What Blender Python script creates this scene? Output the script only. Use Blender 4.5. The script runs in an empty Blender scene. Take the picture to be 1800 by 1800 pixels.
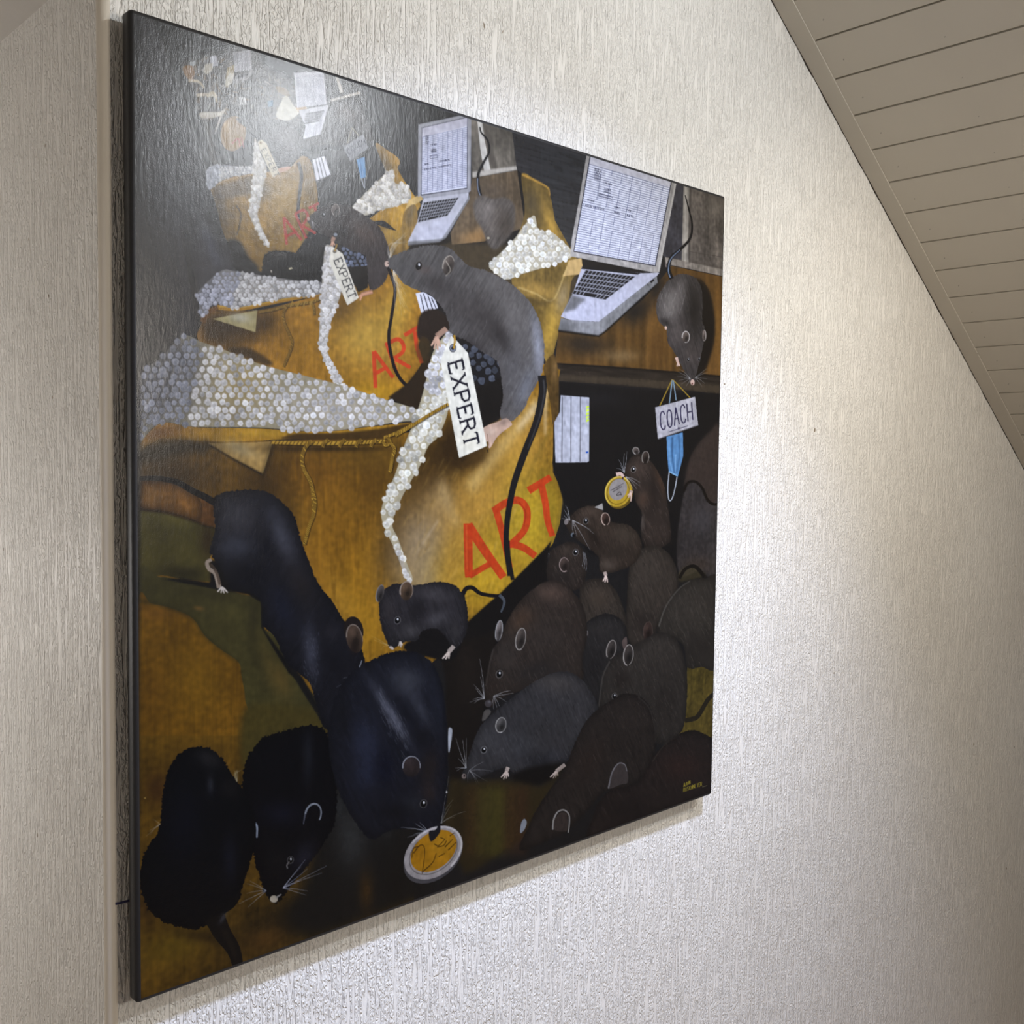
import bpy, bmesh, math, random
import numpy as np
from mathutils import Vector, Matrix

# ------------------------------------------------------------------ camera, world, lights, exposure
SC = bpy.context.scene
COL = SC.collection
CAM_LOC = (-0.43147, -1.03450, 0.56470)          # metres; canvas is 1 m x 1 m, its lower left corner at x=0, z=0
YAW, PITCH, ROLL = 0.760080, -0.052020, 0.0119815
FOCAL_PX = 1805.0


def cam_axes():
    cy, sy = math.cos(YAW), math.sin(YAW)
    cp, sp = math.cos(PITCH), math.sin(PITCH)
    fw = Vector((sy * cp, cy * cp, sp))
    r = Vector((cy, -sy, 0))
    u = r.cross(fw)
    cr, sr = math.cos(ROLL), math.sin(ROLL)
    return r * cr + u * sr, -r * sr + u * cr, fw


_r, _u, _f = cam_axes()
cam_data = bpy.data.cameras.new('camera')
cam_data.sensor_width = 36.0
cam_data.lens = 36.0 * FOCAL_PX / 1800.0
cam_data.clip_start = 0.02
cam = bpy.data.objects.new('camera', cam_data)
COL.objects.link(cam)
m3 = Matrix((_r, _u, -_f)).transposed().to_4x4()
m3.translation = Vector(CAM_LOC)
cam.matrix_world = m3
SC.camera = cam

SC.view_settings.view_transform = 'Standard'
SC.view_settings.look = 'None'
SC.view_settings.gamma = 1.0
SC.view_settings.use_curve_mapping = False
SC.view_settings.exposure = -0.40

world = bpy.data.worlds.new('world')
SC.world = world
world.use_nodes = True
bgn = world.node_tree.nodes['Background']
bgn.inputs[0].default_value = (0.97, 0.96, 1.0, 1)
bgn.inputs[1].default_value = 0.13

FLOOR_Z = -1.06
SLOPE, Z0 = -0.66126, 2.14796                    # sloped ceiling: z = Z0 + SLOPE * x


def spot(name, loc, target, power, color, angle, blend, radius):
    d = bpy.data.lights.new(name, 'SPOT')
    d.energy = power
    d.color = color
    d.spot_size = math.radians(angle)
    d.spot_blend = blend
    d.shadow_soft_size = radius
    o = bpy.data.objects.new(name, d)
    COL.objects.link(o)
    o.location = loc
    o.rotation_euler = (Vector(target) - Vector(loc)).to_track_quat('-Z', 'Y').to_euler()
    return o


LAMP_A, AIM_A = Vector((0.99, -1.39, 1.43)), Vector((0.45, 0.0, 0.85))
LAMP_B, AIM_B = Vector((1.34, -1.00, 1.18)), Vector((1.62, 0.0, 0.05))
spot('picture_spot_light', LAMP_A, AIM_A, 74, (0.92, 0.96, 1.0), 104, 1.0, 0.022)
spot('picture_spot_light', LAMP_B, AIM_B, 40, (1.0, 0.91, 0.77), 118, 1.0, 0.022)
LAMP_C, AIM_C = Vector((0.45, -1.00, 1.60)), Vector((0.62, 0.0, -0.25))
spot('picture_spot_light', LAMP_C, AIM_C, 265, (0.60, 0.70, 1.0), 72, 1.0, 0.05)
FILL_LOC, FILL_STRENGTH = Vector((0.65, -2.25, 0.85)), 86.0     # globe added for warm fill, built further down
LAMP_P, LAMP_P_STRENGTH = Vector((-0.62, 0.95, 0.32)), 182.0    # bulb hanging in the passage, built further down

# ------------------------------------------------------------------ helpers
RNG = random.Random(7)


def setp(o, label=None, category=None, group=None, kind=None):
    if label: o['label'] = label
    if category: o['category'] = category
    if group: o['group'] = group
    if kind: o['kind'] = kind
    return o


def link_mesh(name, verts, faces, mat, parent=None, smooth=False):
    me = bpy.data.meshes.new(name)
    me.from_pydata([tuple(v) for v in verts], [], faces)
    me.validate()
    if smooth:
        for p in me.polygons: p.use_smooth = True
    me.materials.append(mat)
    o = bpy.data.objects.new(name, me)
    COL.objects.link(o)
    if parent: o.parent = parent
    return o


def bm_obj(name, bm, mat, parent=None, smooth=False):
    bmesh.ops.recalc_face_normals(bm, faces=bm.faces)
    me = bpy.data.meshes.new(name)
    bm.to_mesh(me)
    bm.free()
    if smooth:
        for p in me.polygons: p.use_smooth = True
    me.materials.append(mat)
    o = bpy.data.objects.new(name, me)
    COL.objects.link(o)
    if parent: o.parent = parent
    return o


def nodes_mat(name):
    m = bpy.data.materials.new(name)
    m.use_nodes = True
    nt = m.node_tree
    b = nt.nodes['Principled BSDF']
    return m, nt, b


def N(nt, typ, **kw):
    n = nt.nodes.new(typ)
    for k, v in kw.items():
        if k == 'inp':
            for i, val in v.items(): n.inputs[i].default_value = val
        else:
            setattr(n, k, v)
    return n


def mapped(nt, scale, rot=(0, 0, 0)):
    tc = N(nt, 'ShaderNodeTexCoord')
    mp = N(nt, 'ShaderNodeMapping')
    mp.inputs['Scale'].default_value = scale
    mp.inputs['Rotation'].default_value = rot
    nt.links.new(tc.outputs['Object'], mp.inputs['Vector'])
    return mp.outputs['Vector']


def noise(nt, vec, scale=1.0, detail=2.0, rough=0.5, dist=0.0):
    n = N(nt, 'ShaderNodeTexNoise')
    n.inputs['Scale'].default_value = scale
    n.inputs['Detail'].default_value = detail
    n.inputs['Roughness'].default_value = rough
    n.inputs['Distortion'].default_value = dist
    nt.links.new(vec, n.inputs['Vector'])
    return n.outputs['Fac']


def ramp(nt, fac, stops):
    n = N(nt, 'ShaderNodeValToRGB')
    cr = n.color_ramp
    while len(cr.elements) < len(stops): cr.elements.new(0.5)
    for e, (p, c) in zip(cr.elements, stops):
        e.position = p
        e.color = c if len(c) == 4 else (*c, 1)
    nt.links.new(fac, n.inputs['Fac'])
    return n.outputs['Color']


def math_n(nt, op, a, b, clamp=False):
    n = N(nt, 'ShaderNodeMath', operation=op, use_clamp=clamp)
    for i, v in enumerate((a, b)):
        if isinstance(v, (int, float)): n.inputs[i].default_value = v
        else: nt.links.new(v, n.inputs[i])
    return n.outputs[0]


def bump(nt, bsdf, height, strength, distance):
    n = N(nt, 'ShaderNodeBump')
    n.inputs['Strength'].default_value = strength
    n.inputs['Distance'].default_value = distance
    nt.links.new(height, n.inputs['Height'])
    nt.links.new(n.outputs['Normal'], bsdf.inputs['Normal'])


def srgb(*c):
    out = []
    for v in c:
        v /= 255.0
        out.append(v / 12.92 if v <= 0.04045 else ((v + 0.055) / 1.055) ** 2.4)
    return (*out, 1)


# ------------------------------------------------------------------ materials of the room
def wallpaper(name, amount, axis):
    """painted relief wallpaper: broken upright furrows, semi-gloss paint"""
    m, nt, b = nodes_mat(name)
    sx = (1, 0.02, 1) if axis == 'x' else (0.02, 1, 1)
    def v(a, c): return mapped(nt, (a * sx[0], a * sx[1], c))
    st = ramp(nt, noise(nt, v(190, 13), 1.0, 2.0, 0.55, 0.5), [(0.40, (0, 0, 0)), (0.50, (1, 1, 1))])     # upright flat grooves
    gr = ramp(nt, noise(nt, v(330, 160), 1.0, 1.0, 0.5, 0.7), [(0.38, (0, 0, 0)), (0.60, (1, 1, 1))])     # crumbs on the ridges
    fi = noise(nt, v(420, 40), 1.0, 2, 0.6, 0.5)
    h = math_n(nt, 'MULTIPLY', st, math_n(nt, 'ADD', 0.35, math_n(nt, 'MULTIPLY', gr, 0.65)))
    h = math_n(nt, 'ADD', h, math_n(nt, 'MULTIPLY', fi, 0.35))
    bump(nt, b, h, amount, 0.0018)
    spk = noise(nt, v(70, 55), 1.0, 1)
    big = noise(nt, v(3, 3), 1.0, 3)
    c = ramp(nt, big, [(0.3, srgb(225, 222, 216)), (0.7, srgb(230, 228, 223))])
    mx = N(nt, 'ShaderNodeMix', data_type='RGBA')
    nt.links.new(ramp(nt, spk, [(0.775, (0, 0, 0)), (0.80, (1, 1, 1))]), mx.inputs['Factor'])
    nt.links.new(c, mx.inputs[6])
    mx.inputs[7].default_value = srgb(150, 138, 122)
    nt.links.new(mx.outputs[2], b.inputs['Base Color'])
    b.inputs['Roughness'].default_value = 0.46
    b.inputs['Specular IOR Level'].default_value = 0.45
    return m


def paint(name, col, rough=0.5, bump_amt=0.15, scale=120, spots=False):
    m, nt, b = nodes_mat(name)
    v = mapped(nt, (1, 1, 1))
    n1 = noise(nt, v, 6, 4)
    lo = tuple(c * 0.95 for c in col[:3])
    c = ramp(nt, n1, [(0.3, lo), (0.7, col[:3])])
    if spots:
        sp = noise(nt, v, 95, 1)
        mx = N(nt, 'ShaderNodeMix', data_type='RGBA')
        nt.links.new(ramp(nt, sp, [(0.80, (0, 0, 0)), (0.815, (1, 1, 1))]), mx.inputs['Factor'])
        nt.links.new(c, mx.inputs[6])
        mx.inputs[7].default_value = tuple(x * 0.55 for x in col[:3]) + (1,)
        c = mx.outputs[2]
    nt.links.new(c, b.inputs['Base Color'])
    b.inputs['Roughness'].default_value = rough
    bump(nt, b, noise(nt, v, scale, 3), bump_amt, 0.001)
    return m


M_WALL = wallpaper('wallpaper_front', 1.0, 'x')
M_WALL_L = wallpaper('wallpaper_side', 1.0, 'y')
M_BEAD = paint('corner_plaster', srgb(222, 214, 200), 0.5, 0.25, 180)
M_PLANK = paint('white_painted_planks', srgb(186, 180, 168), 0.42, 0.06, 60, True)
M_GAP = paint('dark_joint', srgb(60, 52, 46), 0.8, 0.0)
M_SOFFIT = paint('soffit_plaster', srgb(198, 194, 188), 0.6, 0.3, 90)
M_FLOOR = paint('floor_boards', srgb(170, 150, 130), 0.5, 0.1)
M_EDGE = paint('canvas_edge_black', srgb(24, 23, 24), 0.55, 0.3, 300)
M_WOOD = paint('stretcher_wood', srgb(170, 135, 92), 0.6, 0.1)
M_INK = paint('blue_pen', srgb(70, 70, 108), 0.6, 0.0)
M_LAMP = paint('lamp_white', srgb(235, 233, 228), 0.35, 0.0)
M_BULB, _nt, _b = nodes_mat('lamp_lens')
_b.inputs['Base Color'].default_value = (1, 1, 1, 1)
_b.inputs['Emission Color'].default_value = (1.0, 0.96, 0.9, 1)
_b.inputs['Emission Strength'].default_value = 6.0

# ------------------------------------------------------------------ room shell
CX, BEV = -0.0165, 0.010                           # outside corner of the wall beside the canvas
WTOP = 2.6
# front wall: polygon under the sloped ceiling
xr = 3.4
vs = [(CX + BEV, 0, FLOOR_Z), (xr, 0, FLOOR_Z), (xr, 0, Z0 + SLOPE * xr), (CX + BEV, 0, Z0 + SLOPE * (CX + BEV)), (-1.2, 0, Z0 + SLOPE * -1.2), (-1.2, 0, 1.053), (CX + BEV, 0, 1.053)]
wall = link_mesh('wall_front', vs, [(0, 1, 2, 3), (6, 3, 4, 5)], M_WALL)
setp(wall, 'white relief wallpaper wall carrying the painting', 'wall', kind='structure')
# rounded plaster corner, smooth
seg = 6
vs, fs = [], []
for i in range(seg + 1):
    a = math.pi / 2 * i / seg
    x = CX + BEV - BEV * math.sin(a)
    y = BEV - BEV * math.cos(a)
    vs += [(x, y, FLOOR_Z), (x, y, 1.053)]
for i in range(seg): fs.append((2 * i, 2 * i + 1, 2 * i + 3, 2 * i + 2))
bead = link_mesh('corner_bead', vs, fs, M_BEAD, wall, True)
# passage side wall, running back from the corner
SOFF = 1.053
vs = [(CX, BEV, FLOOR_Z), (CX, 1.6, FLOOR_Z), (CX, 1.6, SOFF), (CX, BEV, SOFF)]
wl = link_mesh('wall_left', vs, [(0, 1, 2, 3)], M_WALL_L)
setp(wl, 'beige papered side wall of the passage left of the painting', 'wall', kind='structure')
vs = [(CX + BEV, 0.001, SOFF), (CX + BEV, 1.6, SOFF), (-1.2, 1.6, SOFF), (-1.2, 0.001, SOFF),
      (CX + BEV, 0.001, SOFF + .3), (CX + BEV, 1.6, SOFF + .3), (-1.2, 1.6, SOFF + .3), (-1.2, 0.001, SOFF + .3)]
so = link_mesh('ceiling_passage', vs, [(0, 1, 2, 3), (0, 4, 5, 1), (1, 5, 6, 2), (2, 6, 7, 3), (3, 7, 4, 0), (4, 7, 6, 5)], M_SOFFIT)
setp(so, 'grey plaster ceiling of the passage, seen at the top left corner', 'ceiling', kind='structure')
wb = link_mesh('wall_back', [(-1.2, 1.6, FLOOR_Z), (CX, 1.6, FLOOR_Z), (CX, 1.6, SOFF), (-1.2, 1.6, SOFF)], [(0, 1, 2, 3)], M_SOFFIT)
setp(wb, 'plain plaster end wall of the passage', 'wall', kind='structure')
wo = link_mesh('wall_passage', [(-1.2, -2.4, FLOOR_Z), (-1.2, 1.6, FLOOR_Z), (-1.2, 1.6, 2.9), (-1.2, -2.4, 2.9)], [(0, 1, 2, 3)], M_SOFFIT)
setp(wo, 'plain plaster wall on the far left of passage and room', 'wall', kind='structure')
fl = link_mesh('floor', [(-1.6, -2.4, FLOOR_Z), (xr, -2.4, FLOOR_Z), (xr, 1.6, FLOOR_Z), (-1.6, 1.6, FLOOR_Z)], [(0, 1, 2, 3)], M_FLOOR)
setp(fl, 'brown board floor below the picture wall', 'floor', kind='structure')

# sloped plank ceiling: backing, planks running out from the wall, cover strip along the wall
sd = Vector((1, 0, SLOPE)).normalized()
nrm = Vector((-SLOPE, 0, 1)).normalized()          # up, out of the room
ORI = Vector((0, 0, Z0))


def cp(s, y, h):                                    # s down the slope, y out of the wall, h below the ceiling face
    return ORI + sd * s + Vector((0, y, 0)) - nrm * h


ceil = link_mesh('ceiling', [cp(-1.3, 0.02, -.012), cp(4.0, 0.02, -.012), cp(4.0, -2.4, -.012), cp(-1.3, -2.4, -.012)], [(0, 1, 2, 3)], M_GAP)
setp(ceil, 'white painted board ceiling sloping down to the right', 'ceiling', kind='structure')
S_OFF = -ORI.dot(sd)


def plank_mesh(w, y0, y1):
    """one tongue-and-groove board: flat face with eased long edges; the lower side carries a small bead"""
    prof = [(0.0010, -.010), (0.0010, 0.0), (w - 0.0040, 0.0), (w - 0.0022, -0.0008), (w - 0.0010, -.003), (w - 0.0010, -.010)]
    vs, fs = [], []
    n = len(prof)
    for y in (y0, y1):
        for s, h in prof:
            vs.append(sd * s - nrm * h + Vector((0, y, 0)))
    for i in range(n):
        j = (i + 1) % n
        fs.append((i, j, n + j, n + i))
    fs += [tuple(range(n - 1, -1, -1)), tuple(range(n, 2 * n))]
    me = bpy.data.meshes.new('plank')
    me.from_pydata([tuple(v) for v in vs], [], fs)
    me.materials.append(M_PLANK)
    bm = bmesh.new(); bm.from_mesh(me); bmesh.ops.recalc_face_normals(bm, faces=bm.faces); bm.to_mesh(me); bm.free()
    return me


PW = 0.0881
pm = plank_mesh(PW, -0.002, -2.35)
S_FIRST = 0.2305 + S_OFF
for k in range(-16, 30):
    o = bpy.data.objects.new('plank', pm)
    COL.objects.link(o)
    o.parent = ceil
    o.location = ORI + sd * (S_FIRST + k * PW) + nrm * RNG.uniform(-.00025, .00025)
# cover strip
vs, fs = [], []
TW, TH = 0.0345, 0.0016
prof = [(0.0, -.004), (0.0, TH - .0006), (-.0006, TH), (-TW + .0006, TH), (-TW, TH - .0006), (-TW, -.004)]
ns = 90
for i in range(ns + 1):
    s = -1.3 + 5.3 * i / ns
    wob = RNG.uniform(-.0005, .0005)
    for q, (y, h) in enumerate(prof):
        vs.append(cp(s, y - 0.0012 + (wob if q < 3 else 0), h))
n = len(prof)
for i in range(ns):
    for q in range(n):
        a, b_ = i * n + q, i * n + (q + 1) % n
        fs.append((a, b_, b_ + n, a + n))
trim = link_mesh('trim_1', vs, fs, M_PLANK)
bm = bmesh.new(); bm.from_mesh(trim.data); bmesh.ops.recalc_face_normals(bm, faces=bm.faces); bm.to_mesh(trim.data); bm.free()
setp(trim, 'flat white cover strip between wallpaper wall and sloped ceiling', 'trim', kind='structure')
# open crack between strip and wallpaper: ragged dark sliver
vs, fs = [], []
for i in range(400):
    s = S_OFF + 0.1 + 2.2 * i / 399
    w = max(0.0, 0.0009 + 0.0011 * math.sin(i * .37) * math.sin(i * .071 + 1) + RNG.uniform(-.0004, .0004))
    vs += [cp(s, -0.0007, TH - .0005), cp(s, -0.0007, TH + w)]
for i in range(399): fs.append((2 * i, 2 * i + 1, 2 * i + 3, 2 * i + 2))
link_mesh('crack', vs, fs, M_GAP, wall)
# pen line on the corner plaster
bm = bmesh.new()
pts = [(-.0085, -.0004, 0.0990), (-.004, -.0004, 0.0986), (.003, -.0004, 0.0984), (.014, -.0004, 0.0976)]
for (a, b_) in zip(pts, pts[1:]):
    q = [bm.verts.new((a[0], a[1], a[2] - .0013)), bm.verts.new((b_[0], b_[1], b_[2] - .0013)),
         bm.verts.new((b_[0], b_[1], b_[2] + .0013)), bm.verts.new((a[0], a[1], a[2] + .0013))]
    bm.faces.new(q)
bm_obj('pen_mark', bm, M_INK, wall)

# ------------------------------------------------------------------ spot fixtures on the ceiling (above the frame)
def fixture(loc, aim, name_label):
    e = bpy.data.objects.new('ceiling_spotlight', None)
    COL.objects.link(e)
    top = Vector((loc.x, loc.y, Z0 + SLOPE * loc.x))
    e.location = top
    setp(e, name_label, 'spotlight', 'ceiling spotlights')
    d = (aim - loc).normalized()
    def cyl(name, a, b, r0, r1, mat, caps=True, segs=24):
        ax = (b - a).normalized()
        t = ax.orthogonal().normalized(); w = ax.cross(t)
        bm = bmesh.new()
        ra = [bm.verts.new(a - top + (t * math.cos(k * 2 * math.pi / segs) + w * math.sin(k * 2 * math.pi / segs)) * r0) for k in range(segs)]
        rb = [bm.verts.new(b - top + (t * math.cos(k * 2 * math.pi / segs) + w * math.sin(k * 2 * math.pi / segs)) * r1) for k in range(segs)]
        for k in range(segs): bm.faces.new((ra[k], ra[(k + 1) % segs], rb[(k + 1) % segs], rb[k]))
        if caps: bm.faces.new(ra); bm.faces.new(rb)
        return bm_obj(name, bm, mat, e, True)
    cyl('mounting_plate', top + nrm * -0.001, top - nrm * 0.016, .045, .043, M_LAMP)
    back = loc - d * 0.10
    cyl('stem', top - nrm * 0.012, back, .006, .006, M_LAMP)
    cyl('lamp_head', back - d * .005, loc - d * .03, .026, .034, M_LAMP)
    cyl('lens', loc - d * .0305, loc - d * .027, .028, .028, M_BULB)


fixture(LAMP_A, AIM_A, 'white ceiling spotlight aimed at the middle of the painting')
fixture(LAMP_C, AIM_C, 'white ceiling spotlight aimed at the wall below the painting')
fixture(LAMP_B, AIM_B, 'white ceiling spotlight aimed at the wall right of the painting')

# bare bulb in the passage
e = bpy.data.objects.new('passage_lamp', None)
COL.objects.link(e)
top = Vector((LAMP_P.x, LAMP_P.y, SOFF))
e.location = top
setp(e, 'bare bulb hanging on a cord from the passage ceiling', 'lamp')
m_bulb, _nt, _b = nodes_mat('bulb_glass')
_b.inputs['Emission Color'].default_value = (1.0, 0.97, 0.95, 1)
_b.inputs['Emission Strength'].default_value = LAMP_P_STRENGTH
bm = bmesh.new()
bmesh.ops.create_uvsphere(bm, u_segments=20, v_segments=12, radius=.05)
bmesh.ops.translate(bm, verts=bm.verts, vec=LAMP_P - top)
bm_obj('bulb', bm, m_bulb, e, True)
bm = bmesh.new()
bmesh.ops.create_cone(bm, cap_ends=True, segments=14, radius1=.02, radius2=.016, depth=.06)
bmesh.ops.translate(bm, verts=bm.verts, vec=LAMP_P - top + Vector((0, 0, .07)))
bm_obj('socket', bm, M_LAMP, e)
bm = bmesh.new()
bmesh.ops.create_cone(bm, cap_ends=True, segments=8, radius1=.003, radius2=.003, depth=(top.z - LAMP_P.z) - .09)
bmesh.ops.translate(bm, verts=bm.verts, vec=Vector((0, 0, -((top.z - LAMP_P.z) - .09) / 2)))
bm_obj('cord', bm, M_LAMP, e)
# glowing globe added out of view behind the viewer as warm fill light
e = bpy.data.objects.new('fill_globe', None)
COL.objects.link(e)
top = Vector((FILL_LOC.x, FILL_LOC.y, Z0 + SLOPE * FILL_LOC.x))
e.location = top
setp(e, 'added glowing globe on a cord behind the viewer, unseen warm fill light', 'lamp')
m_glow, _nt, _b = nodes_mat('fill_glow')
_b.inputs['Base Color'].default_value = (0.95, 0.92, 0.85, 1)
_b.inputs['Emission Color'].default_value = (1.0, 0.92, 0.82, 1)
_b.inputs['Emission Strength'].default_value = FILL_STRENGTH
bm = bmesh.new()
bmesh.ops.create_uvsphere(bm, u_segments=28, v_segments=14, radius=.15)
bmesh.ops.translate(bm, verts=bm.verts, vec=FILL_LOC - top)
fill_ball = bm_obj('fill_sphere', bm, m_glow, e, True)
bm = bmesh.new()
bmesh.ops.create_cone(bm, cap_ends=True, segments=10, radius1=.003, radius2=.003, depth=(top - FILL_LOC).length - .14)
bmesh.ops.translate(bm, verts=bm.verts, vec=(FILL_LOC - top) * .5 + Vector((0, 0, .07)))
bm_obj('cord', bm, M_LAMP, e)

# PAINT-BEGIN ------------------------------------------------------ the painted picture, worked out in numpy on the canvas plane
PN = 1600                                           # paint raster, canvas-space (1 m = PN)
CANVAS_Y = -0.030
rs = np.random.RandomState(11)


def np_axes():
    cy, sy, cp_, sp_ = math.cos(YAW), math.sin(YAW), math.cos(PITCH), math.sin(PITCH)
    fw = np.array([sy * cp_, cy * cp_, sp_]); r = np.array([cy, -sy, 0.0]); u = np.cross(r, fw)
    cr, sr = math.cos(ROLL), math.sin(ROLL)
    return r * cr + u * sr, -r * sr + u * cr, fw


AR, AU, AF = np_axes()


def to_canvas(p):
    """traced point (photograph pixels) -> paint raster position on the flat canvas"""
    p = np.asarray(p, float).reshape(-1, 2)
    d = AF + AR * ((p[:, :1] - 900) / FOCAL_PX) - AU * ((p[:, 1:] - 900) / FOCAL_PX)
    t = (CANVAS_Y - CAM_LOC[1]) / d[:, 1]
    P = np.array(CAM_LOC) + d * t[:, None]
    return np.stack([P[:, 0] * PN, (1 - P[:, 2]) * PN], 1)


SHEET = {'A': (230, 30, 3.6), 'B': (600, 180, 3.6), 'C': (950, 260, 3.912), 'D': (230, 400, 3.6), 'E': (650, 550, 4.0),
         'F': (930, 640, 3.914), 'G': (230, 750, 3.6), 'H': (600, 950, 3.6), 'I': (880, 950, 3.6), 'J': (230, 1200, 3.214),
         'K': (560, 1100, 3.6), 'P': (0, 0, 1.0)}


def T(S, pts):
    x0, y0, k = SHEET[S]
    p = np.asarray(pts, float).reshape(-1, 2)
    return np.stack([x0 + p[:, 0] / k, y0 + p[:, 1] / k], 1)


def catmull(p, closed, n=8):
    p = np.asarray(p, float)
    if len(p) < 3: return p
    if closed: q = np.vstack([p[-1], p, p[0], p[1]])
    else: q = np.vstack([2 * p[0] - p[1], p, 2 * p[-1] - p[-2]])
    t = np.linspace(0, 1, n, endpoint=False)[:, None]
    out = []
    for i in range(len(q) - 3):
        a, b, c, d = q[i:i + 4]
        out.append(0.5 * (2 * b + (c - a) * t + (2 * a - 5 * b + 4 * c - d) * t ** 2 + (3 * b - a - 3 * c + d) * t ** 3))
    out = np.vstack(out)
    return out if closed else np.vstack([out, p[-1]])


def raster(poly, sub=3):
    """area coverage of a polygon (raster coordinates); returns (r0, c0, mask)"""
    poly = np.asarray(poly, float)
    c0 = int(max(0, math.floor(poly[:, 0].min()) - 1)); c1 = int(min(PN, math.ceil(poly[:, 0].max()) + 2))
    r0 = int(max(0, math.floor(poly[:, 1].min()) - 1)); r1 = int(min(PN, math.ceil(poly[:, 1].max()) + 2))
    if c1 <= c0 or r1 <= r0: return None
    h, w = r1 - r0, c1 - c0
    acc = np.zeros((h * sub, w + 2), np.float32)
    a = poly; b = np.roll(poly, -1, 0)
    for (x1, y1), (x2, y2) in zip(a, b):
        if y1 == y2: continue
        sg = 1.0
        if y1 > y2: x1, y1, x2, y2, sg = x2, y2, x1, y1, -1.0
        s0 = math.ceil((y1 - r0) * sub - 0.5); s1 = math.ceil((y2 - r0) * sub - 0.5)
        s0 = max(s0, 0); s1 = min(s1, h * sub)
        if s1 <= s0: continue
        rows = np.arange(s0, s1)
        yy = (rows + 0.5) / sub + r0
        xx = x1 + (yy - y1) * (x2 - x1) / (y2 - y1) - c0
        xx = np.clip(xx, 0, w)
        ci = np.floor(xx).astype(int); fr = (xx - ci).astype(np.float32)
        acc[rows, ci] += sg * (1 - fr)
        acc[rows, ci + 1] += sg * fr
    cov = np.clip(np.abs(np.cumsum(acc, 1)[:, :w]), 0, 1)
    return r0, c0, cov.reshape(h, sub, w).mean(1)


def box1(a, r, ax):
    if r < 1: return a
    pad = [(0, 0), (0, 0)]; pad[ax] = (r + 1, r)
    c = np.cumsum(np.pad(a, pad, mode='constant'), ax, dtype=np.float64)
    n = a.shape[ax]
    hi = np.take(c, np.arange(2 * r + 1, 2 * r + 1 + n), ax); lo = np.take(c, np.arange(0, n), ax)
    return ((hi - lo) / (2 * r + 1)).astype(np.float32)


def blur(a, s):
    r = max(1, int(round(s * 0.85)))
    for _ in range(3): a = box1(box1(a, r, 0), r, 1)
    return a


def field(seed, sx, sy, ang=0.0):
    """brush-grain field, unit variance, stretched along a direction"""
    g = np.random.RandomState(seed).randn(PN, PN).astype(np.float32)
    fx = np.fft.fftfreq(PN)[None, :]; fy = np.fft.fftfreq(PN)[:, None]
    ca, sa = math.cos(ang), math.sin(ang)
    u = fx * ca + fy * sa; v = -fx * sa + fy * ca
    k = np.exp(-2 * (math.pi ** 2) * ((u * sx) ** 2 + (v * sy) ** 2))
    o = np.fft.ifft2(np.fft.fft2(g) * k).real.astype(np.float32)
    return o / o.std()


F_V = field(1, 1.2, 26)                             # upright brush strokes
F_VB = field(2, 7, 60)
F_C = field(3, 22, 22)                              # cloudy
F_F = field(4, 3, 3)
F_D1 = field(5, 1.0, 12, -0.5)                      # fur, leaning
F_D2 = field(6, 1.0, 12, 0.6)
F_H = field(8, 18, 1.5)
F_MIX = .22 * F_V + .45 * F_VB + .7 * F_C + .35 * F_F
F_MIX /= F_MIX.std()
IMG = np.zeros((PN, PN, 3), np.float32)
IDB = np.zeros((PN, PN), np.int16)
PARTS = ['painted_background']
PLABEL = ['near-black painted backdrop with brown and ochre ground']


def part(name, label=None):
    PARTS.append(name); PLABEL.append(label)
    return len(PARTS) - 1


def comp(m, col, a=1.0, pid=None, thr=0.5):
    r0, c0, k = m
    h, w = k.shape
    sl = (slice(r0, r0 + h), slice(c0, c0 + w))
    kk = (k * a)[..., None]
    c = np.asarray(col, np.float32)
    if c.ndim == 1: c = c / 255.0
    IMG[sl] += (c - IMG[sl]) * kk
    if pid is not None: IDB[sl][k > thr] = pid


def soften(m, s):
    r0, c0, k = m
    p = int(3 * s) + 2
    R0, C0 = max(0, r0 - p), max(0, c0 - p); R1, C1 = min(PN, r0 + k.shape[0] + p), min(PN, c0 + k.shape[1] + p)
    o = np.zeros((R1 - R0, C1 - C0), np.float32)
    o[r0 - R0:r0 - R0 + k.shape[0], c0 - C0:c0 - C0 + k.shape[1]] = k
    return R0, C0, blur(o, s)


def mul(m, q):
    """m restricted to q"""
    r0, c0, k = m; a0, b0, j = q
    o = np.zeros_like(k)
    R0, R1 = max(r0, a0), min(r0 + k.shape[0], a0 + j.shape[0]); C0, C1 = max(c0, b0), min(c0 + k.shape[1], b0 + j.shape[1])
    if R1 > R0 and C1 > C0:
        o[R0 - r0:R1 - r0, C0 - c0:C1 - c0] = k[R0 - r0:R1 - r0, C0 - c0:C1 - c0] * j[R0 - a0:R1 - a0, C0 - b0:C1 - b0]
    return r0, c0, o


GRAIN = 0.8


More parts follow.
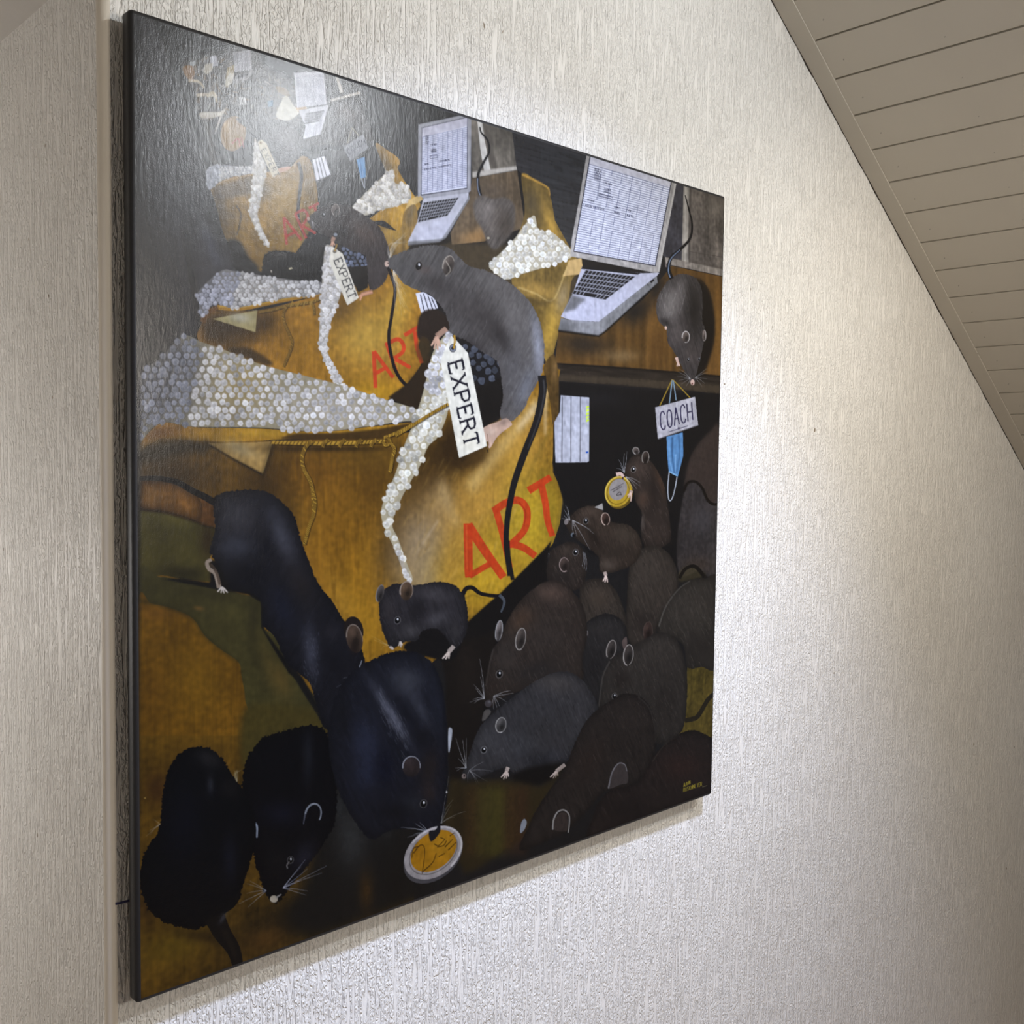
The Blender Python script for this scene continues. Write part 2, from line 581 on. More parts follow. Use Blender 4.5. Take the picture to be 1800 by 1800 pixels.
def fill(S, pts, col, sm=True, a=1.0, soft=0, pid=None, clip=None, fuzz=0.0, grain=0.0, gf=None, n=8):
    p = T(S, pts)
    if sm: p = catmull(p, True, n)
    q = to_canvas(p)
    if fuzz:
        d = np.roll(q, -1, 0) - np.roll(q, 1, 0)
        nn = np.stack([d[:, 1], -d[:, 0]], 1) / (np.linalg.norm(d, axis=1)[:, None] + 1e-6)
        # dense re-sampling so that the hair edge is fine
        seglen = np.linalg.norm(np.roll(q, -1, 0) - q, axis=1)
        out = []
        for i in range(len(q)):
            k = max(1, int(seglen[i] / 2.0))
            t = np.linspace(0, 1, k, endpoint=False)[:, None]
            pp = q[i] * (1 - t) + q[(i + 1) % len(q)] * t
            out.append(pp + nn[i] * rs.randn(k, 1) * fuzz)
        q = np.vstack(out)
    m = raster(q)
    if m is None: return None
    if soft: m = soften(m, soft * PN / 1400.0)
    if clip is not None: m = mul(m, clip)
    if grain:
        f = (F_MIX if gf is None else gf)[m[0]:m[0] + m[2].shape[0], m[1]:m[1] + m[2].shape[1]]
        c = np.clip(np.asarray(col, np.float32)[None, None] / 255.0 * (1 + GRAIN * grain * f[..., None]), 0, 1)
        comp(m, c, a, pid)
    else:
        comp(m, col, a, pid)
    return m


def glow(S, x, y, rx, ry, ang, col, a, clip=None, hard=1.0):
    """soft brush dab, elliptical (sheet units, degrees)"""
    k = SHEET[S][2]
    c = T(S, [(x, y)])[0]
    e = 0.5
    j = to_canvas([c, c + (e, 0), c + (0, e)])
    J = np.stack([(j[1] - j[0]) / e, (j[2] - j[0]) / e], 1)
    Ji = np.linalg.inv(J)
    R = max(rx, ry) / k * 2.3 * max(np.linalg.norm(J[:, 0]), np.linalg.norm(J[:, 1])) + 2
    c0, c1 = int(max(0, j[0, 0] - R)), int(min(PN, j[0, 0] + R)); r0, r1 = int(max(0, j[0, 1] - R)), int(min(PN, j[0, 1] + R))
    if c1 <= c0 or r1 <= r0: return
    X, Y = np.meshgrid(np.arange(c0, c1) + .5 - j[0, 0], np.arange(r0, r1) + .5 - j[0, 1])
    px = Ji[0, 0] * X + Ji[0, 1] * Y; py = Ji[1, 0] * X + Ji[1, 1] * Y
    t = math.radians(ang)
    u = (px * math.cos(t) + py * math.sin(t)) * k / rx; v = (-px * math.sin(t) + py * math.cos(t)) * k / ry
    g = np.exp(-(u * u + v * v) ** hard).astype(np.float32)
    m = (r0, c0, g)
    if clip is not None: m = mul(m, clip)
    comp(m, col, a)


def ribbon(p, w0, w1):
    d = np.gradient(p, axis=0)
    nn = np.stack([-d[:, 1], d[:, 0]], 1); nn /= np.linalg.norm(nn, axis=1)[:, None] + 1e-9
    w = np.linspace(w0, w1, len(p))[:, None] / 2
    return np.vstack([p + nn * w, (p - nn * w)[::-1]])


def stroke(S, pts, w, col, w1=None, a=1.0, sm=True, pid=None, clip=None, soft=0):
    k = SHEET[S][2]
    p = T(S, pts)
    if sm: p = catmull(p, False, 8)
    q = to_canvas(ribbon(p, w / k, (w if w1 is None else w1) / k))
    m = raster(q)
    if m is None: return
    if soft: m = soften(m, soft * PN / 1400.0)
    if clip is not None: m = mul(m, clip)
    comp(m, col, a, pid)
    return m


def ring(S, x, y, rx, ry, ang, w, col, a0=0, a1=360, a=1.0, pid=None, w1=None):
    t = np.radians(np.linspace(a0, a1, 28)); g = math.radians(ang)
    u, v = rx * np.cos(t), ry * np.sin(t)
    stroke(S, np.stack([x + u * math.cos(g) - v * math.sin(g), y + u * math.sin(g) + v * math.cos(g)], 1), w, col, w1, a, False, pid)


def ell(S, x, y, rx, ry, ang, col, a=1.0, pid=None, soft=0, clip=None):
    t = np.radians(np.linspace(0, 360, 28, endpoint=False)); g = math.radians(ang)
    u, v = rx * np.cos(t), ry * np.sin(t)
    return fill(S, np.stack([x + u * math.cos(g) - v * math.sin(g), y + u * math.sin(g) + v * math.cos(g)], 1), col, False, a, soft, pid, clip)


def edge_shade(m, s, col, a):
    """paint along the inside of an outline"""
    b = blur(m[2], s * PN / 1400.0)
    k = np.clip(m[2] * (1 - b) * 2, 0, 1)
    comp((m[0], m[1], k), col, a)


def grainy(m, f, amp):
    r0, c0, k = m
    sl = (slice(r0, r0 + k.shape[0]), slice(c0, c0 + k.shape[1]))
    IMG[sl] *= 1 + (amp * f[sl] * k)[..., None]


def inside(poly, pts):
    x, y = pts[:, 0], pts[:, 1]
    r = np.zeros(len(pts), bool)
    j = len(poly) - 1
    for i in range(len(poly)):
        xi, yi = poly[i]; xj, yj = poly[j]
        c = ((yi > y) != (yj > y)) & (x < (xj - xi) * (y - yi) / (yj - yi + 1e-9) + xi)
        r ^= c
        j = i
    return r


def bubbles(S, pts, pitch, rad, bg, dot, pid, bgc=None, dark=None, sm=True, jit=0.10, hl=0.35):
    """bubble wrap: bg / dot are colours or functions of photo (x, y)"""
    p = T(S, pts)
    pc = catmull(p, True, 6) if sm else p
    k = SHEET[S][2]; pitch /= k; rad /= k
    q = to_canvas(pc); m = raster(q)
    comp(m, bg(pc.mean(0)) if callable(bg) else bg, 1.0, pid)
    for g in (bgc or []): glow(*g, clip=m)
    x0, y0 = pc.min(0); x1, y1 = pc.max(0)
    cent = []
    row = 0
    y = y0
    while y < y1 + pitch:
        x = x0 + (pitch / 2 if row % 2 else 0)
        while x < x1 + pitch:
            cent.append((x + rs.randn() * jit * pitch, y + rs.randn() * jit * pitch)); x += pitch
        y += pitch * 0.87; row += 1
    cent = np.array(cent)
    cent = cent[inside(pc, cent)]
    th = np.linspace(0, 2 * np.pi, 11, endpoint=False)
    for (x, y) in cent:
        c = np.array(dot(np.array([x, y])) if callable(dot) else dot, float)
        c = np.clip(c * (1 + rs.randn() * 0.10), 0, 250)
        r = rad * (1 + rs.randn() * 0.10)
        sh = np.stack([x + r * np.cos(th) * (1 + .10 * rs.randn(11)), y + r * 1.06 * np.sin(th) * (1 + .10 * rs.randn(11))], 1)
        mm = raster(to_canvas(sh))
        if mm is None: continue
        comp(mm, c, 0.92, pid)
        if rad > 2.2:
            s2 = np.stack([x + .15 * r + .55 * r * np.cos(th), y + .15 * r + .55 * r * np.sin(th)], 1)
            m2 = raster(to_canvas(s2))
            if m2: comp(m2, c * 0.82, 0.55)
            s3 = np.stack([x - .3 * r + .3 * r * np.cos(th), y - .35 * r + .26 * r * np.sin(th)], 1)
            m3_ = raster(to_canvas(s3))
            if m3_: comp(m3_, np.minimum(c * 1.25 + 12, 250), hl)
    return m


def bil(q, u, v):
    q = np.asarray(q, float)
    return (q[0] * (1 - u) + q[1] * u) * (1 - v) + (q[3] * (1 - u) + q[2] * u) * v


def rope(S, pts, w, pid=None, c1=(178, 138, 48), c2=(70, 48, 16), pitch=9):
    stroke(S, [(x + 3, y + 4) for x, y in pts], w * 1.35, (28, 18, 8), a=0.6)
    stroke(S, pts, w, c1, pid=pid)
    p = catmull(np.asarray(pts, float), False, 10)
    L = np.r_[0, np.cumsum(np.linalg.norm(np.diff(p, axis=0), axis=1))]
    for s in np.arange(0, L[-1], pitch):
        i = min(np.searchsorted(L, s), len(p) - 2)
        d = p[i + 1] - p[i]; d /= np.linalg.norm(d) + 1e-9
        nn = np.array([-d[1], d[0]])
        a = p[i] + nn * w * .48 - d * w * .35; b = p[i] - nn * w * .48 + d * w * .35
        stroke(S, [a, b], w * 0.22, c2, a=.8, sm=False)


GLYPH = {  # strokes in a unit box, y up
    'A': [[(0, 0), (.5, 1)], [(.5, 1), (1, 0)], [(.2, .36), (.8, .36)]],
    'R': [[(0, 0), (0, 1)], [(0, 1), (.55, 1), (.85, .88), (.85, .64), (.55, .5), (0, .5)], [(.45, .5), (1, 0)]],
    'T': [[(0, 1), (1, 1)], [(.5, 1), (.5, 0)]],
    'E': [[(0, 0), (0, 1)], [(0, 1), (.85, 1)], [(0, .52), (.65, .52)], [(0, 0), (.9, 0)]],
    'X': [[(0, 1), (1, 0)], [(0, 0), (1, 1)]],
    'P': [[(0, 0), (0, 1)], [(0, 1), (.6, 1), (.88, .88), (.88, .6), (.6, .47), (0, .47)]],
    'C': [[(.95, .8), (.75, .98), (.35, .98), (.05, .75), (.05, .25), (.35, .02), (.75, .02), (.95, .2)]],
    'O': [[(.5, 1), (.12, .85), (.03, .5), (.12, .15), (.5, 0), (.88, .15), (.97, .5), (.88, .85), (.5, 1)]],
    'H': [[(0, 0), (0, 1)], [(1, 0), (1, 1)], [(0, .5), (1, .5)]],
    'L': [[(0, 1), (0, 0)], [(0, 0), (.8, 0)]],
    'I': [[(.5, 0), (.5, 1)]],
    'N': [[(0, 0), (0, 1)], [(0, 1), (1, 0)], [(1, 0), (1, 1)]],
    'U': [[(0, 1), (0, .25), (.3, 0), (.7, 0), (1, .25), (1, 1)]],
    'S': [[(.95, .85), (.6, 1), (.2, .95), (.08, .72), (.5, .5), (.92, .28), (.8, .05), (.4, 0), (.05, .15)]],
    'M': [[(0, 0), (0, 1)], [(0, 1), (.5, .4)], [(.5, .4), (1, 1)], [(1, 1), (1, 0)]],
    'Y': [[(0, 1), (.5, .5)], [(1, 1), (.5, .5)], [(.5, .5), (.5, 0)]],
}
SERIF = {'E': [(0, 0), (0, 1)], 'X': [(0, 0), (1, 0), (0, 1), (1, 1)], 'P': [(0, 0), (0, 1)], 'R': [(0, 0), (1, 0), (0, 1)], 'T': [(.5, 0)]}


def letter(S, ch, o, rt, up, w, col, pid=None, serif=0, sm=False):
    o, rt, up = np.array(o, float), np.array(rt, float), np.array(up, float)
    for st in GLYPH[ch]:
        p = [o + rt * x + up * y for x, y in st]
        stroke(S, p, w, col, sm=sm and len(p) > 3, pid=pid)
    if serif:
        for x, y in SERIF.get(ch, []):
            c = o + rt * x + up * y
            stroke(S, [c - rt * serif, c + rt * serif], w * .55, col, sm=False, pid=pid)
        if ch in 'ET':
            for (x, y, dy) in ([(.85, 1, -.16), (.9, 0, .16)] if ch == 'E' else [(0, 1, -.16), (1, 1, -.16)]):
                c = o + rt * x + up * y
                stroke(S, [c, c + up * dy], w * .55, col, sm=False, pid=pid)


def word(S, txt, o, adv, rt, up, w, col, pid=None, serif=0, gaps=None, sm=False):
    o = np.array(o, float)
    for i, ch in enumerate(txt):
        letter(S, ch, o, rt, up, w, col, pid, serif, sm)
        o = o + np.array(adv, float) * (gaps[i] if gaps else 1)


def whiskers(S, x, y, ends, col=(190, 190, 190), w=2.2, a=.75):
    for (ex, ey) in ends:
        mx, my = (x + ex) / 2 + rs.randn() * 4, (y + ey) / 2 - abs(rs.randn()) * 6
        stroke(S, [(x, y), (mx, my), (ex, ey)], w, col, w * .35, a)


def eye(S, x, y, r, rimc=(120, 118, 116)):
    ell(S, x, y, r * 1.35, r * 1.6, 20, rimc, .55)
    ell(S, x, y, r, r * 1.3, 15, (8, 8, 9))
    ell(S, x + r * .15, y - r * .4, r * .33, r * .42, 0, (225, 225, 225))


def ear(S, x, y, rx, ry, ang, inner, rim, w, pid=None, a0=120, a1=420, rima=.9):
    m = ell(S, x, y, rx, ry, ang, tuple(v * .85 for v in inner), pid=pid)
    if m is None: return
    glow(S, x + rx * .15, y + ry * .25, rx * .55, ry * .55, ang, tuple(v * .32 for v in inner), .9, m)
    glow(S, x - rx * .3, y - ry * .4, rx * .5, ry * .4, ang, tuple(min(v * 1.25, 255) for v in inner), .55, m)
    glow(S, x, y + ry * .95, rx * .9, ry * .35, ang, tuple(v * .45 for v in inner), .75, m)
    for k in range(5):
        t = rs.uniform(-.5, .5)
        stroke(S, [(x + rx * t, y - ry * .5), (x + rx * t * .6, y + ry * .4)], max(w * .3, 1.6), tuple(v * .5 for v in inner), 1, .35, clip=m)
    ring(S, x, y, rx * .95, ry * .96, ang, w * .8, rim, a0, a1, rima * .85, w1=w * .3)


def paw(S, x, y, toes, col=(196, 172, 158), w=9, root=None):
    if root: stroke(S, [root, (x, y)], w * 1.9, tuple(c * .8 for c in col), w * 2.0)
    for (tx, ty) in toes: stroke(S, [(x, y), ((x + tx) / 2 + 2, (y + ty) / 2 - 2), (tx, ty)], w, col, w * .55)
# ---- ground
IMG[:] = np.array((27, 26, 26), np.float32) / 255
LRAT = 'painted rat'
p_cur = part('painted_curtain', 'dark grey hanging curtain folds')
# curtain, upper left
cm = fill('P', [(215, -20), (262, 20), (285, 70), (320, 165), (348, 255), (380, 350), (408, 440), (415, 480), (372, 520), (350, 560), (345, 585), (320, 600), (245, 680), (215, 700)], (47, 46, 49), sm=False, pid=p_cur, grain=.10, gf=F_VB)
glow('P', 270, 150, 45, 170, 0, (66, 66, 70), .6, cm)
glow('P', 300, 330, 30, 90, -15, (70, 70, 75), .6, cm)
glow('P', 255, 560, 60, 190, 0, (18, 18, 20), .95, cm)
stroke('A', [(170, 40), (230, 230), (300, 450), (390, 760), (500, 1090), (600, 1430)], 16, (96, 96, 96), 34, .45, soft=2, clip=cm)
stroke('A', [(160, 40), (190, 300), (230, 620), (260, 1000), (330, 1440)], 60, (60, 60, 64), 60, .5, soft=8, clip=cm)
stroke('D', [(335, 0), (360, 200), (400, 400), (430, 600)], 26, (16, 16, 18), 26, .8, soft=3, clip=cm)
stroke('D', [(470, 0), (520, 150), (560, 260)], 60, (84, 88, 104), 40, .55, soft=6, clip=cm)
stroke('D', [(200, 0), (230, 300), (240, 600)], 80, (52, 52, 55), 60, .4, soft=10, clip=cm)
ell('A', 148, 645, 12, 10, 20, (98, 98, 96), .8); ell('A', 170, 725, 13, 18, 0, (74, 74, 74), .8)
# upper wall behind the small scenes
fill('A', [(300, 300), (330, 230), (600, 170), (1000, 260), (1500, 460), (1800, 560), (1800, 1440), (620, 1440), (480, 1000), (380, 620)], (34, 33, 34), sm=True, soft=6)
fill('A', [(1240, 350), (1455, 420), (1480, 600), (1530, 740), (1500, 800), (1120, 820), (1090, 780), (1240, 560)], (66, 60, 55), soft=4, a=.9)
fill('A', [(770, 215), (830, 240), (850, 330), (1030, 420), (1040, 520), (900, 500), (770, 430)], (72, 66, 60), soft=4, a=.8)

# ---- smallest scenes, far upper left
p_mini = part('painted_small_scene', 'tiny repeat of the rat scene far back in the picture')
mm_ = fill('A', [(320, 310), (400, 270), (640, 200), (760, 205), (860, 330), (1030, 430), (1080, 620), (1040, 700), (850, 640), (700, 640), (600, 640), (450, 640), (400, 480)], (78, 73, 70), pid=p_mini, soft=3)
for i in range(420):
    x, y = rs.uniform(330, 1060), rs.uniform(220, 660)
    c = [(150, 140, 125), (52, 48, 46), (120, 90, 50), (90, 86, 84), (170, 165, 155), (36, 34, 34)][rs.randint(6)]
    stroke('A', [(x, y), (x + rs.randn() * 18, y + rs.randn() * 26)], rs.uniform(6, 20), c, 5, .7, clip=mm_)
fill('A', [(330, 320), (385, 305), (405, 360), (380, 400), (345, 370)], (140, 100, 50))
fill('A', [(372, 287), (408, 278), (411, 303), (374, 308)], (176, 184, 190), False)
fill('A', [(500, 252), (545, 245), (551, 308), (506, 316)], (190, 192, 206), False)
fill('A', [(470, 300), (520, 290), (515, 340), (480, 365), (455, 345)], (186, 180, 166), False)
fill('A', [(610, 320), (655, 300), (650, 380), (615, 445), (595, 440)], (160, 140, 88), False)
fill('A', [(625, 350), (655, 360), (640, 420), (600, 445), (600, 400)], (205, 200, 186), False)
stroke('A', [(365, 400), (430, 410), (465, 450)], 18, (196, 184, 160), 12)
stroke('A', [(415, 495), (480, 490), (545, 500)], 22, (200, 190, 172), 14)
stroke('A', [(480, 500), (525, 480), (545, 540)], 26, (186, 172, 140), 12)
fill('A', [(440, 605), (560, 600), (600, 575), (580, 620), (500, 640), (450, 640)], (206, 200, 186))
fill('A', [(680, 510), (722, 500), (735, 550), (695, 560)], (70, 68, 68), False)
for q in range(4): stroke('A', [(686 + q * 11, 507), (697 + q * 11, 556)], 7, (214, 214, 214), sm=False)
fill('A', [(865, 530), (900, 525), (898, 565), (868, 570)], (92, 132, 160), False)
fill('A', [(920, 630), (950, 540), (985, 495), (1030, 560), (1065, 600), (1030, 640), (985, 655)], (200, 196, 180))
fill('A', [(1045, 570), (1100, 560), (1115, 590), (1075, 610)], (178, 138, 78))
fill('A', [(920, 440), (985, 455), (1000, 500), (940, 480)], (150, 116, 60), a=.7)
# mini laptops
p_l4 = part('painted_laptop', 'tiny painted laptop by the top edge')
fill('A', [(646, 224), (756, 209), (766, 332), (660, 348)], (178, 178, 186), False, pid=p_l4)
for v in np.linspace(.1, .95, 11): stroke('A', [bil([(646, 224), (756, 209), (766, 332), (660, 348)], u, v) for u in (.06, .94)], 3, (120, 120, 132), sm=False, a=.7)
fill('A', [(660, 372), (772, 345), (745, 392), (648, 424)], (150, 148, 150), False, pid=p_l4)
fill('A', [(672, 374), (752, 352), (735, 374), (664, 396)], (58, 56, 60), False)
p_l3 = part('painted_laptop', 'small painted laptop with a grey sheet on its screen')
fill('A', [(1033, 352), (1222, 345), (1240, 552), (1050, 574)], (196, 196, 206), False, pid=p_l3)
qs = [(1033, 352), (1222, 345), (1240, 552), (1050, 574)]
for v in np.linspace(.1, .97, 22): stroke('A', [bil(qs, u, v) for u in (.05, .95)], 3.2, (128, 128, 144), sm=False, a=.75)
for u in np.linspace(.1, .9, 7): stroke('A', [bil(qs, u, v) for v in (.12, .95)], 2.2, (140, 140, 152), sm=False, a=.6)
fill('A', [(1060, 590), (1252, 556), (1240, 600), (1200, 742), (1090, 772), (1105, 690)], (188, 188, 196), False, pid=p_l3)
qk = [(1105, 610), (1225, 590), (1190, 660), (1095, 680)]
fill('A', qk, (66, 64, 70), False)
for v in np.linspace(.2, .8, 4): stroke('A', [bil(qk, u, v) for u in (0, 1)], 5, (180, 180, 190), sm=False, a=.8)
stroke('A', [(1303, 378), (1335, 478)], 18, (196, 188, 176), 22); stroke('A', [(1265, 528), (1452, 478)], 16, (192, 184, 170), 16)
glow('A', 1360, 600, 70, 50, 40, (112, 100, 90), .6)
# far sack with red letters
ell('A', 648, 738, 80, 112, 8, (146, 112, 56), pid=p_mini); glow('A', 610, 700, 30, 60, 0, (176, 140, 76), .7)
stroke('A', [(640, 800), (680, 770), (690, 820)], 10, (176, 66, 50), a=.7); stroke('A', [(700, 760), (715, 830)], 9, (176, 66, 50), a=.7)
stroke('A', [(470, 640), (500, 760), (520, 900), (560, 940)], 40, (78, 62, 42), 20, .7, soft=3)
fill('A', [(560, 640), (580, 620), (540, 720), (530, 735)], (206, 200, 190))

# ---- third scene: sack, bubble wrap, rat, tag
p_s3 = part('painted_sack', 'small ochre sack in the upper left of the picture')
m = fill('A', [(505, 1080), (560, 1035), (680, 1000), (790, 985), (900, 975), (1010, 950), (1065, 885), (1130, 900), (1172, 1050), (1182, 1180), (1150, 1310), (1080, 1440), (980, 1560), (900, 1620), (800, 1600), (700, 1500), (600, 1400), (540, 1190)], (134, 102, 38), pid=p_s3, grain=.10)
glow('A', 960, 1130, 130, 130, 0, (172, 138, 66), .8, m); glow('A', 560, 1200, 70, 200, -10, (76, 58, 26), .85, m); glow('A', 830, 1090, 60, 70, 0, (60, 48, 30), .7, m)
fill('A', [(530, 1090), (640, 1045), (790, 1010), (780, 1060), (760, 1110), (560, 1150)], (78, 60, 34), a=.75, soft=2, clip=m)
stroke('A', [(520, 1070), (600, 1035), (700, 1010), (790, 990)], 10, (176, 140, 80), 8, .8)
stroke('A', [(665, 1190), (695, 1240), (690, 1310), (670, 1380)], 8, (58, 44, 20), 8)
glow('A', 700, 1500, 160, 60, 10, (96, 70, 26), .6, m)
fill('D', [(615, 80), (690, 90), (740, 180), (810, 260), (760, 280), (660, 260), (630, 160)], (24, 22, 22), soft=2)
p_b3 = part('painted_bubble_wrap', 'small white bubble wrap tongue')
bubbles('A', [(472, 992), (500, 950), (560, 934), (700, 948), (778, 950), (785, 985), (650, 1010), (575, 1035), (520, 1080), (490, 1088)], 19, 8.5, (132, 134, 142), lambda q: (186, 190, 200) if q[0] < 385 else (206, 204, 200), p_b3)
bubbles('A', [(785, 765), (815, 850), (858, 958), (845, 1040), (815, 1190), (805, 1270), (875, 1440), (850, 1440), (760, 1280), (750, 1200), (768, 1050), (776, 900)], 22, 11, (178, 172, 158), (214, 210, 202), p_b3)
p_r3 = part('painted_rat', 'small grey rat in the glare at the upper left')
m = fill('A', [(670, 648), (720, 640), (860, 636), (960, 670), (1050, 720), (1085, 790), (1078, 860), (1050, 905), (960, 950), (900, 900), (850, 850), (820, 780), (760, 725)], (74, 70, 69), pid=p_r3, fuzz=.8, grain=.1, gf=F_D1)
glow('A', 980, 760, 70, 60, 30, (104, 98, 95), .7, m); glow('A', 900, 860, 60, 50, 40, (40, 38, 38), .6, m)
fill('A', [(930, 960), (1005, 945), (1000, 965), (940, 985)], (190, 140, 110))
p_t3 = part('painted_tag', 'small cream price tag lettered EXPERT, third from the front')
fill('A', [(804, 790), (826, 775), (858, 800), (942, 988), (898, 1016), (812, 830)], (206, 196, 168), False, pid=p_t3)
ell('A', 822, 797, 9, 9, 0, (120, 92, 40))
word('A', 'EXPERT', (826, 842), (16, 31), (10, 20), (26, -13), 4.2, (42, 40, 44), gaps=[.95, 1, .95, .95, 1, 1])
stroke('A', [(1060, 920), (1080, 1000), (1068, 1120), (1058, 1250), (1085, 1350), (1150, 1445)], 22, (26, 24, 26), 20)
for st in ([(968, 1268), (986, 1440)], [(968, 1268), (1082, 1412)], [(982, 1388), (1052, 1356)], [(1040, 1245), (1110, 1400)], [(1040, 1245), (1092, 1222), (1120, 1262), (1085, 1320)], [(1085, 1320), (1170, 1368)], [(1125, 1210), (1190, 1178)], [(1160, 1195), (1190, 1290)]):
    stroke('A', st, 17, (170, 52, 40), 17, .92)
p_p3 = part('painted_papers', 'small white folded paper stack')
fill('A', [(1150, 902), (1226, 880), (1264, 996), (1174, 1036)], (222, 222, 228), False, pid=p_p3)
for u in (.25, .48, .72): stroke('A', [bil([(1150, 902), (1226, 880), (1264, 996), (1174, 1036)], u, v) for v in (0, 1)], 5, (40, 40, 46), sm=False)
p_c3 = part('painted_sign', 'small grey sign lettered COACH, upper left')
for e_ in ((1370, 800), (1442, 750)): stroke('A', [(1400, 700), e_], 5, (150, 140, 110), sm=False)
fill('A', [(1344, 826), (1470, 740), (1504, 826), (1390, 912)], (128, 128, 130), False, pid=p_c3)
word('A', 'COACH', (1378, 872), (23, -15.5), (15, -10), (-13, -34), 4.5, (44, 44, 52), sm=True)
p_m3 = part('painted_face_mask', 'small blue face mask')
fill('A', [(1428, 902), (1480, 884), (1487, 1012), (1455, 1022)], (84, 140, 184), False, pid=p_m3)
stroke('A', [(1448, 900), (1466, 1015)], 8, (52, 96, 140), a=.6)
stroke('A', [(1458, 1020), (1470, 1060), (1480, 1082), (1480, 1015)], 4, (190, 196, 200))

# ---- second scene, behind the large rat
fill('B', [(440, 880), (740, 880), (1120, 900), (1250, 830), (1450, 900), (1500, 1000), (1400, 1500), (900, 1400), (600, 1200)], (66, 56, 40), soft=5)
# window wall right of laptop two
fill('B', [(815, 100), (890, 120), (1080, 180), (1110, 420), (830, 480)], (104, 98, 88), False, grain=.12)
fill('B', [(860, 112), (892, 122), (905, 230), (945, 430), (905, 440), (880, 300)], (206, 202, 192), False)
fill('B', [(900, 130), (925, 140), (990, 420), (950, 430)], (88, 82, 74), False, soft=2)
fill('B', [(830, 440), (1110, 402), (1113, 428), (830, 478)], (186, 180, 168), False, soft=1)
m = fill('B', [(830, 478), (1113, 430), (1150, 700), (1165, 790), (900, 880), (700, 900), (690, 830), (800, 620)], (92, 78, 60), False, grain=.1)
glow('B', 860, 850, 120, 50, -15, (168, 128, 78), .8, m); glow('B', 960, 560, 80, 60, 0, (84, 74, 64), .6, m)
fill('B', [(1080, 182), (1556, 325), (1540, 420), (1470, 880), (1440, 900), (1330, 600), (1140, 450), (1110, 420)], (44, 44, 46), False, grain=.08, gf=F_H)
# yellow paper two (small) and three
m = fill('A', [(1548, 808), (1620, 840), (1690, 890), (1702, 925), (1690, 960), (1740, 1050), (1800, 1140), (1830, 1200), (1740, 1300), (1690, 1352), (1600, 1290), (1500, 1290), (1600, 1200), (1640, 1060)], (164, 124, 44), grain=.08)
glow('A', 1700, 1250, 70, 60, 0, (196, 152, 60), .8, m); glow('A', 1610, 940, 40, 90, -30, (70, 58, 40), .6, m)
p_b4 = part('painted_bubble_wrap', 'small cream bubble wrap flap beside the second laptop')
bubbles('A', [(1400, 1215), (1440, 1160), (1540, 1060), (1655, 962), (1672, 1050), (1735, 1055), (1775, 1135), (1690, 1195), (1570, 1220), (1480, 1256)], 26, 13, (176, 168, 148), (216, 210, 196), p_b4)
fill('B', [(425, 620), (505, 578), (516, 615), (400, 690)], (190, 160, 100), False, grain=.06)
m = fill('B', [(200, 770), (360, 810), (400, 690), (470, 650), (480, 800), (430, 920), (330, 990), (290, 960), (260, 870)], (128, 100, 50), grain=.1)
glow('B', 330, 830, 60, 60, 0, (190, 150, 60), .6, m); glow('B', 440, 700, 30, 90, 10, (84, 76, 62), .6, m)
# laptop two
p_l2 = part('painted_laptop', 'painted laptop with spreadsheet, left of the other large laptop')
fill('B', [(488, 140), (790, 76), (822, 90), (818, 560), (800, 575), (515, 606), (500, 590), (484, 600)], (160, 160, 164), False, pid=p_l2)
q2 = [(508, 160), (800, 92), (797, 545), (503, 590)]
fill('B', q2, (34, 34, 48), False)
q2 = [(513, 163), (796, 97), (793, 540), (508, 583)]
fill('B', q2, (224, 226, 238), False)
fill('B', [bil(q2, 0, 0), bil(q2, 1, 0), bil(q2, 1, .12), bil(q2, 0, .14)], (196, 194, 204), False)
for v in np.linspace(.14, .97, 32): stroke('B', [bil(q2, u, v) for u in (.0, 1)], 3.4, (96, 100, 130), sm=False, a=.9)
for u in np.linspace(.13, .9, 8): stroke('B', [bil(q2, u, .14), bil(q2, u, .97)], 3, (104, 108, 136), sm=False, a=.85)


def scribble(S, a, b, h, n, w=3.6, col=(44, 46, 66), al=.85):
    a, b = np.array(a, float), np.array(b, float)
    for i in range(n):
        c = a + (b - a) * (i + .5) / n
        stroke(S, [c + (rs.randn() * 2, -h / 2), c + (rs.randn() * 2, h / 2)], w, col, sm=False, a=al)
        if i % 2: stroke(S, [c + (-2, rs.uniform(-h, h) / 2), c + (4, rs.uniform(-h, h) / 2)], w, col, sm=False, a=al)


for k_ in range(5): scribble('B', (530, 215 + 12 * k_), (552, 212 + 12 * k_), 9, 5)
for k_, y_ in enumerate((268, 300, 312)): scribble('B', (566, y_), (604, y_ - 4), 10, 7)
stroke('B', [(562, 340), (606, 332), (606, 348), (562, 356), (562, 340)], 3.4, (40, 40, 62), sm=False)
scribble('B', (526, 392), (552, 388), 9, 5); scribble('B', (618, 372), (686, 362), 9, 11); scribble('B', (515, 425), (600, 410), 9, 13); scribble('B', (612, 408), (690, 394), 9, 12)
fill('B', [(520, 606), (806, 572), (800, 610), (640, 868), (420, 884), (480, 760)], (186, 186, 192), False, pid=p_l2)
fill('B', [(806, 580), (812, 610), (660, 860), (620, 885), (420, 905), (425, 880), (636, 862), (798, 612)], (128, 128, 128), False, pid=p_l2)
fill('B', [(500, 775), (560, 770), (600, 740), (700, 745), (640, 850), (470, 862)], (202, 202, 214), a=.6, soft=4)


